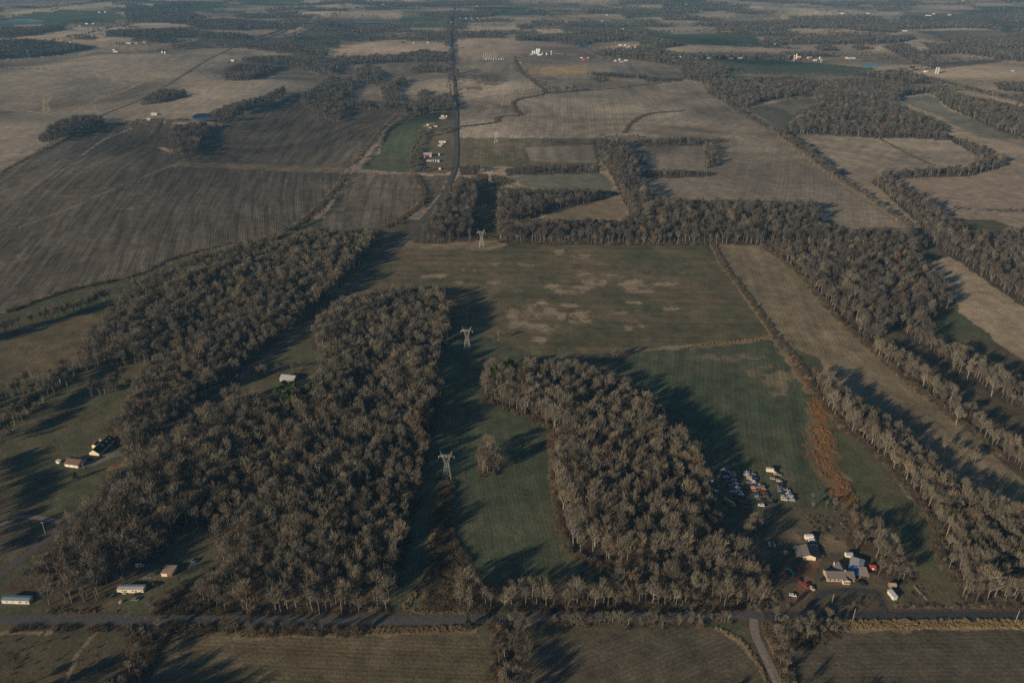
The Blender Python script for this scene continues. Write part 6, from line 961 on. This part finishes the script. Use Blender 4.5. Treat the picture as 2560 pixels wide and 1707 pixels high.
def scatter(name, label, meshes, x, y, z, rot, scl, vid, kind='stuff'):
    """one mesh of points; geometry nodes set a plant on each"""
    col = bpy.data.collections.new(name + '_forms')
    for i, m in enumerate(meshes): col.objects.link(bpy.data.objects.new(f'{name}_form_{i:02d}', m))
    me = bpy.data.meshes.new(name); me.vertices.add(len(x)); me.vertices.foreach_set('co', np.stack([x, y, z], 1).astype(np.float32).ravel())
    a = me.attributes.new('rot', 'FLOAT', 'POINT'); a.data.foreach_set('value', np.asarray(rot, np.float32))
    a = me.attributes.new('scl', 'FLOAT_VECTOR', 'POINT'); a.data.foreach_set('vector', np.asarray(scl, np.float32).ravel())
    a = me.attributes.new('vid', 'INT', 'POINT'); a.data.foreach_set('value', np.asarray(vid, np.int32))
    o = link(bpy.data.objects.new(name, me)); tag(o, label, None, None, kind)
    g = bpy.data.node_groups.new(name + '_planting', 'GeometryNodeTree'); g.interface.new_socket('Geometry', in_out='INPUT', socket_type='NodeSocketGeometry'); g.interface.new_socket('Geometry', in_out='OUTPUT', socket_type='NodeSocketGeometry')
    N = g.nodes.new; L = g.links.new; gi = N('NodeGroupInput'); go = N('NodeGroupOutput')
    ci = N('GeometryNodeCollectionInfo'); ci.inputs['Collection'].default_value = col; ci.inputs['Separate Children'].default_value = True; ci.inputs['Reset Children'].default_value = True
    ip = N('GeometryNodeInstanceOnPoints'); ip.inputs['Pick Instance'].default_value = True
    def na(n, t): k = N('GeometryNodeInputNamedAttribute'); k.data_type = t; k.inputs['Name'].default_value = n; return k.outputs['Attribute']
    cx = N('ShaderNodeCombineXYZ'); L(na('rot', 'FLOAT'), cx.inputs[2]); L(cx.outputs[0], ip.inputs['Rotation'])
    L(na('scl', 'FLOAT_VECTOR'), ip.inputs['Scale']); L(na('vid', 'INT'), ip.inputs['Instance Index']); L(gi.outputs[0], ip.inputs['Points']); L(ci.outputs[0], ip.inputs['Instance']); L(ip.outputs[0], go.inputs[0])
    md = o.modifiers.new('planting', 'NODES'); md.node_group = g
    return o
far = (dist > 1750) & ~single; near = ~far & ~single
for nm2, lb2, m in (('woodland', 'grey brown leafless woods filling the middle of the land', near), ('far_woodland', 'bluish leafless woods and hedgerows fading into the distance', far)):
    s = THT[m] / np.array([p[3] for p in ALLP])[TV[m]]; fat = 1.0 if nm2 == 'woodland' else 1.15
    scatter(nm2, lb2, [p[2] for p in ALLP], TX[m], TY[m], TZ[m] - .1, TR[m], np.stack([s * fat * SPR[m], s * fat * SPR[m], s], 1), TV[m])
print('TREES', TX.size, 'near', near.sum(), 'far', far.sum())
# evergreens
EV = [('pine', 18, [(700, 1010), (715, 1000), (728, 1018), (740, 1025), (752, 1012), (765, 1030), (735, 1000), (790, 985), (778, 1000), (718, 1025)], 'pine tree with green crown in the wood near the lone barn', 'green pines near the lone barn'),
      ('pine', 17, [(1262, 945), (1275, 935), (1290, 940), (1302, 948), (1272, 955), (1245, 950), (1232, 960)], 'green pine tree at the tip of the wood by the meadow', 'green pines at the tip of the wood'),
      ('cedar', 13, [(372, 1092)], 'tall dark green spruce beside the dormer house', None), ('cedar', 10, [(1171, 1572)], 'dark cone shaped cedar on the bank of the county road', None), ('cedar', 6, [(190, 1198)], 'round dark evergreen bush on the lawn below the garage', None),
      ('cedar', 5, [(985, 383)], 'small dark cedar in the bright green pasture', None), ('cedar', 11, [(402, 128), (396, 130), (409, 127)], 'dark evergreen above the pair of white bins', 'evergreens above the white bins'), ('cedar', 11, [(292, 112), (300, 112), (307, 113)], 'dark evergreen by the far western farm', 'evergreens by the far western farm'),
      ('pine', 13, [(1010, 146), (1022, 145), (1035, 146), (1048, 147), (1062, 148), (1074, 147), (1090, 145), (1100, 146)], 'dark pine of the far row west of the crossroads', 'far pine row'), ('pine', 13, [(1096, 111), (1104, 112), (1112, 112), (1120, 111)], 'dark pine at the far bend of the straight road', 'far road pines'),
      ('cedar', 9, [(1470 + i * 13, 187 + i * .8 + (i % 3)) for i in range(12)], 'dark cedar of the line below the far farmhouses', 'far cedar line'), ('cedar', 10, [(1532, 151), (1538, 149)], 'dark evergreen beside the far farmhouse', 'evergreens beside the far farmhouse'), ('pine', 12, [(1998 + i * 8, 69 + i % 3) for i in range(5)], 'dark evergreen clump on the far eastern hill', 'far eastern evergreens'), ('cedar', 10, [(1605, 132), (1612, 133), (1620, 134), (1598, 133)], 'dark evergreen by the far crop road', 'far crop road evergreens'), ('pine', 12, [(1795, 222), (1805, 218), (1815, 226), (1822, 214), (1812, 236), (1800, 232)], 'dark evergreen by the blue pond', 'evergreens by the blue pond')]
for kd, H_, pts, lb, gp in EV:
    for j, p in enumerate(pts):
        x, y, z = unproject(*p); tm, cm, jm, H0 = protos[kd][j % 2]; h = H_ * random.uniform(.88, 1.12); s = h / H0
        o = empty('pine_tree' if kd == 'pine' else 'cedar_tree', (x, y, z - .05), random.uniform(0, 6)); o.scale = (s * (1.5 if 'bush' in lb else 1.15), s * (1.5 if 'bush' in lb else 1.15), s); tag(o, lb, 'evergreen', gp)
        link(bpy.data.objects.new('trunk', tm), o); link(bpy.data.objects.new('crown', cm), o)
# big single trees that stand out
for p, h, k, lb in ((VC1(900, 780), 14, 1, 'broad pale bare tree beside the dormer house'), (VC1(720, 395), 15, 0, 'lone bare tree on the slope above the lawn'), ((2478, 990), 18, 1, 'white barked tree standing out in the eastern tree belt'), ((2075, 985), 18, 1, 'white barked tree standing out in the belt by the sedge'), ((2390, 1062), 16, 1, 'bright bare tree in the belt along the shaded field'), ((1882, 1310), 9, 2, 'tan bushy tree west of the garage')):
    x, y, z = unproject(*p); tm, cm, jm, H0 = (protos['bare'][0], protos['pale'][0], protos['russet'][0])[k]; s = h / H0; o = empty('bare_tree', (x, y, z - .1), 1.0); o.scale = (s * 1.15, s * 1.15, s); tag(o, lb, 'tree'); link(bpy.data.objects.new('trunk', tm), o); link(bpy.data.objects.new('crown', cm), o)

# ------------------------------------------------------------------ brush, dry grass and sedge
def along(lines, per_m2):
    xs, ys, hs = [], [], []
    for line, wid, h0, h1, den in lines:
        W_ = world_line(line, 5.0); L = np.concatenate([[0], np.cumsum(np.hypot(*np.diff(W_, axis=0).T))]); n = int(L[-1] * wid * den * per_m2)
        s = rng.uniform(0, L[-1], n); xs.append(np.interp(s, L, W_[:, 0]) + rng.uniform(-.5, .5, n) * wid); ys.append(np.interp(s, L, W_[:, 1]) + rng.uniform(-.5, .5, n) * wid); hs.append(rng.uniform(h0, h1, n))
    return np.concatenate(xs), np.concatenate(ys), np.concatenate(hs)
def inside(polys, per_m2):
    xs, ys, hs = [], [], []
    for poly, h0, h1, den in polys:
        P = np.array([unproject(*p)[:2] for p in poly]); x0, y0 = P.min(0); x1, y1 = P.max(0); n = int((x1 - x0) * (y1 - y0) * den * per_m2)
        x = rng.uniform(x0, x1, n); y = rng.uniform(y0, y1, n); m = in_poly(x, y, P); xs.append(x[m]); ys.append(y[m]); hs.append(rng.uniform(h0, h1, m.sum()))
    return np.concatenate(xs), np.concatenate(ys), np.concatenate(hs)
def clear(x, y, *r):
    ok = np.ones(x.size, bool)
    for W_, wid in ROADW: ok &= seg_dist(x, y, W_[::3]) > wid / 2 + .8
    for sx, sy, sr in SITES: ok &= np.hypot(x - sx, y - sy) > sr * .8 + .5
    return [a[ok] for a in (x, y) + r]
BL = [([(1288, 150), (1307, 183), (1336, 205), (1362, 234), (1289, 252), (1293, 278), (1303, 289), (1249, 293), (1237, 307), (1145, 318)], 10, 1, 3, .5), ([(1362, 234), (1470, 227), (1580, 216), (1700, 203)], 8, 1, 2.5, .4), ([(1712, 277), (1625, 285), (1581, 307), (1562, 333)], 9, 1, 2.5, .4), ([(2194, 344), (2260, 380), (2335, 414)], 4, 1, 2, .6),
      ([(0, 432), (84, 388), (190, 336)], 6, 1, 2.5, .4), ([(1781, 612), (1811, 668), (1853, 722), (1910, 800), (1936, 838)], 6, 1, 3.2, 1.3), ([(1940, 842), (1990, 905), (2040, 985)], 9, 1, 3, .6), ([(2040, 985), (2100, 1060), (2215, 1158), (2292, 1256), (2345, 1330), (2350, 1400), (2400, 1465)], 7, 1.5, 4, .9),
      ([(1905, 614), (1985, 674), (2047, 744), (2091, 794), (2140, 838), (2250, 938), (2376, 1038), (2504, 1146)], 8, 1.5, 4, .7), ([(1386, 1095), (1390, 1220), (1405, 1325), (1430, 1380), (1522, 1418)], 7, 1.5, 4, .9), ([(1210, 1005), (1292, 1032), (1372, 1069)], 6, 1.5, 4, .9), ([(1150, 1530), (1400, 1524), (1900, 1520)], 8, 1.5, 4.5, .9), ([(380, 1532), (560, 1534), (980, 1530)], 6, 1, 3.5, .8), ([(400, 1572), (700, 1578), (900, 1586)], 6, 1.2, 4, 1.0),
      ([(120, 1528), (235, 1530)], 6, .8, 2, 1), ([(2240, 1517), (2560, 1519), (2700, 1520)], 4, .8, 2, 1), ([(30, 1575), (240, 1572), (330, 1578)], 4, 1, 3, .9), ([(585, 608), (500, 628), (430, 648), (330, 692), (180, 724), (0, 786)], 7, 1, 3.5, .7), ([(862, 436), (841, 472), (768, 545), (690, 588), (600, 609)], 9, 1.2, 4, .8), ([(1040, 438), (1057, 472), (1055, 507), (1000, 550), (960, 570)], 9, 1.2, 4, .8),
      ([(2110, 1572), (2060, 1596), (2010, 1606), (1960, 1604)], 8, 1, 3, .9), ([(1920, 1565), (1945, 1630), (1975, 1720)], 8, 1.2, 4, 1.0), ([(1240, 1560), (1245, 1640), (1262, 1760)], 9, 1.5, 4, 1), ([(470, 1465), (440, 1490), (400, 1520), (380, 1540)], 9, 1, 3.5, .9), ([(160, 1300), (60, 1385), (0, 1432)], 3, 1, 2.5, .7), ([(330, 1590), (380, 1600), (340, 1700)], 12, 1, 3, .7), ([(200, 925), (120, 990), (40, 1050)], 8, .8, 2, .4),
      ([(1090, 1000), (1066, 1100), (1030, 1290), (985, 1470)], 5, 1.5, 4, .8), ([(1250, 606), (1500, 612), (1770, 613)], 4, 1.5, 4, .8)]
BP = [([(1098, 1190), (1128, 1190), (1130, 1350), (1172, 1400), (1165, 1430), (1145, 1530), (1052, 1530), (1062, 1440), (1085, 1380), (1092, 1267)], 1.2, 3.8, 1.0), ([(1194, 435), (1255, 438), (1290, 455), (1250, 470), (1248, 600), (1168, 608), (1185, 520)], 1, 2.5, .15), ([(480, 1470), (560, 1430), (640, 1545), (420, 1545)], 1.2, 4, .5), ([(1900, 1400), (1940, 1430), (1960, 1500), (2000, 1530), (1905, 1530)], .8, 2.4, .35), ([(2000, 1290), (2110, 1275), (2150, 1310), (2110, 1360), (2040, 1340)], .7, 2, .25),
      ([(2050, 1492), (2170, 1488), (2205, 1520), (2045, 1525)], .5, 1.4, .12), ([(-40, 1600), (260, 1590), (300, 1720), (-40, 1720)], .5, 1.6, .10), ([(2180, 200), (2181, 200), (2181, 201)], 1, 2, 0), ([(1460, 1400), (1560, 1430), (1470, 1465), (1440, 1455)], 1, 3, .35), ([(1172, 188), (1250, 190), (1270, 205), (1230, 215), (1190, 208)], .8, 2, .10), ([(1195, 1195), (1235, 1190), (1258, 1172), (1200, 1180)], 1.5, 4, .9), ([(2290, 1460), (2330, 1480), (2310, 1500), (2270, 1490)], .8, 2, .5)]
x1_, y1_, h1_ = along(BL, .22); x2_, y2_, h2_ = inside(BP, .25); x = np.concatenate([x1_, x2_]); y = np.concatenate([y1_, y2_]); h = np.concatenate([h1_, h2_])
# undergrowth along the edges of the near woods
sel = near & (dist < 1000) & (rng.random(TX.size) < .42)
x = np.concatenate([x, TX[sel] + rng.normal(0, 2.5, sel.sum())]); y = np.concatenate([y, TY[sel] + rng.normal(0, 2.5, sel.sum())]); h = np.concatenate([h, rng.uniform(1.5, 5, sel.sum())])
x, y, h = clear(x, y, h)
SM = [mesh_data('shrub', m.v, m.f, mt) for m, mt in ((grow_shrub(51), 'brush_twigs'), (grow_shrub(52, 3, 70, .03, .7), 'brush_twigs'), (grow_shrub(53, 3, 55, .03, .4), 'twigs'), (grow_shrub(54), 'russet'))]
v_ = rng.choice(4, x.size, p=(.4, .3, .24, .06)); s = h / 3; wd_ = rng.uniform(.9, 1.5, x.size)
scatter('brush', 'brown leafless brush along ditches, gullies and wood edges', SM, x, y, height(x, y), rng.uniform(0, 6.28, x.size), np.stack([s * wd_, s * wd_, s], 1), v_)
print('BRUSH', x.size)
GL = [([(600, 1588), (800, 1581), (1060, 1575), (1180, 1570)], 5, .7, 1.3, 1.0), ([(2110, 1564), (2300, 1561), (2560, 1560), (2750, 1562)], 7, .8, 1.8, 1.0), ([(1905, 1560), (1930, 1610), (1965, 1700)], 4, .6, 1.2, .8), ([(1790, 1572), (1850, 1600), (1900, 1670), (1925, 1730)], 3, .6, 1.2, .8), ([(120, 1530), (230, 1534)], 4, .7, 1.5, .9), ([(1020, 1531), (1270, 1529)], 3, .7, 1.4, .9), ([(1776, 612), (1806, 668), (1848, 722), (1903, 800), (1930, 838)], 3, .5, 1.1, .4), ([(1934, 842), (1870, 852), (1720, 866)], 5, .7, 1.4, .5), ([(1085, 1280), (1075, 1400), (1050, 1470), (1010, 1520)], 4, .8, 1.8, .7), ([(1132, 1280), (1135, 1350), (1175, 1400)], 3, .8, 1.8, .7)]
x, y, h = along(GL, .9); x, y, h = clear(x, y, h); TM = [mesh_data('tuft', m.v, m.f, 'dry_blades') for m in (grow_shrub(61, 1.2, 26, .03, .35), grow_shrub(62, 1.2, 22, .03, .5))]
s = h / 1.2; scatter('dry_grass', 'tall pale dry grass along the road banks and fence lines', TM, x, y, height(x, y), rng.uniform(0, 6.28, x.size), np.stack([s * 1.3, s * 1.3, s], 1), rng.integers(0, 2, x.size))
x, y, h = along([([(2048, 1012), (2054, 1050), (2058, 1110), (2074, 1170), (2098, 1222), (2126, 1268)], 19, .4, 1.2, .8), ([(2040, 996), (2075, 1030), (2102, 1060), (2131, 1089)], 7, .5, 1.3, .9), ([(2030, 1010), (2026, 1100), (2040, 1170), (2090, 1230)], 14, .4, 1.0, .25), ([(2131, 1089), (2215, 1156), (2262, 1214)], 3, .5, 1.2, .5)], .8); k = vnoise(x / 4, y / 10, 77) > .5; x, y, h = x[k], y[k], h[k]
TM = [mesh_data('tuft', m.v, m.f, 'sedge_blades') for m in (grow_shrub(63, 1.2, 26, .035, .35), grow_shrub(64, 1.2, 22, .035, .5))]; s = h / 1.2
scatter('orange_sedge', 'orange brown sedge grass patch beside the tree belt', TM, x, y, height(x, y), rng.uniform(0, 6.28, x.size), np.stack([s * 1.3, s * 1.3, s], 1), rng.integers(0, 2, x.size))
print('GRASS', x.size)
# ------------------------------------------------------------------ haze
hz = MB().box(-48000, 48000, -6000, 30000, -60, 386).build('haze', 'concrete'); tag(hz, 'thin bluish air over the whole land', None, None, 'stuff')
hm = bpy.data.materials.new('haze_air'); hm.use_nodes = True; t = hm.node_tree; t.nodes.clear(); vo = t.nodes.new('ShaderNodeVolumePrincipled'); mo = t.nodes.new('ShaderNodeOutputMaterial')
vo.inputs['Color'].default_value = (.24, .60, 1.0, 1); vo.inputs['Density'].default_value = 4.5e-5; vo.inputs['Anisotropy'].default_value = .0
t.links.new(vo.outputs[0], mo.inputs['Volume']); hz.data.materials.clear(); hz.data.materials.append(hm)
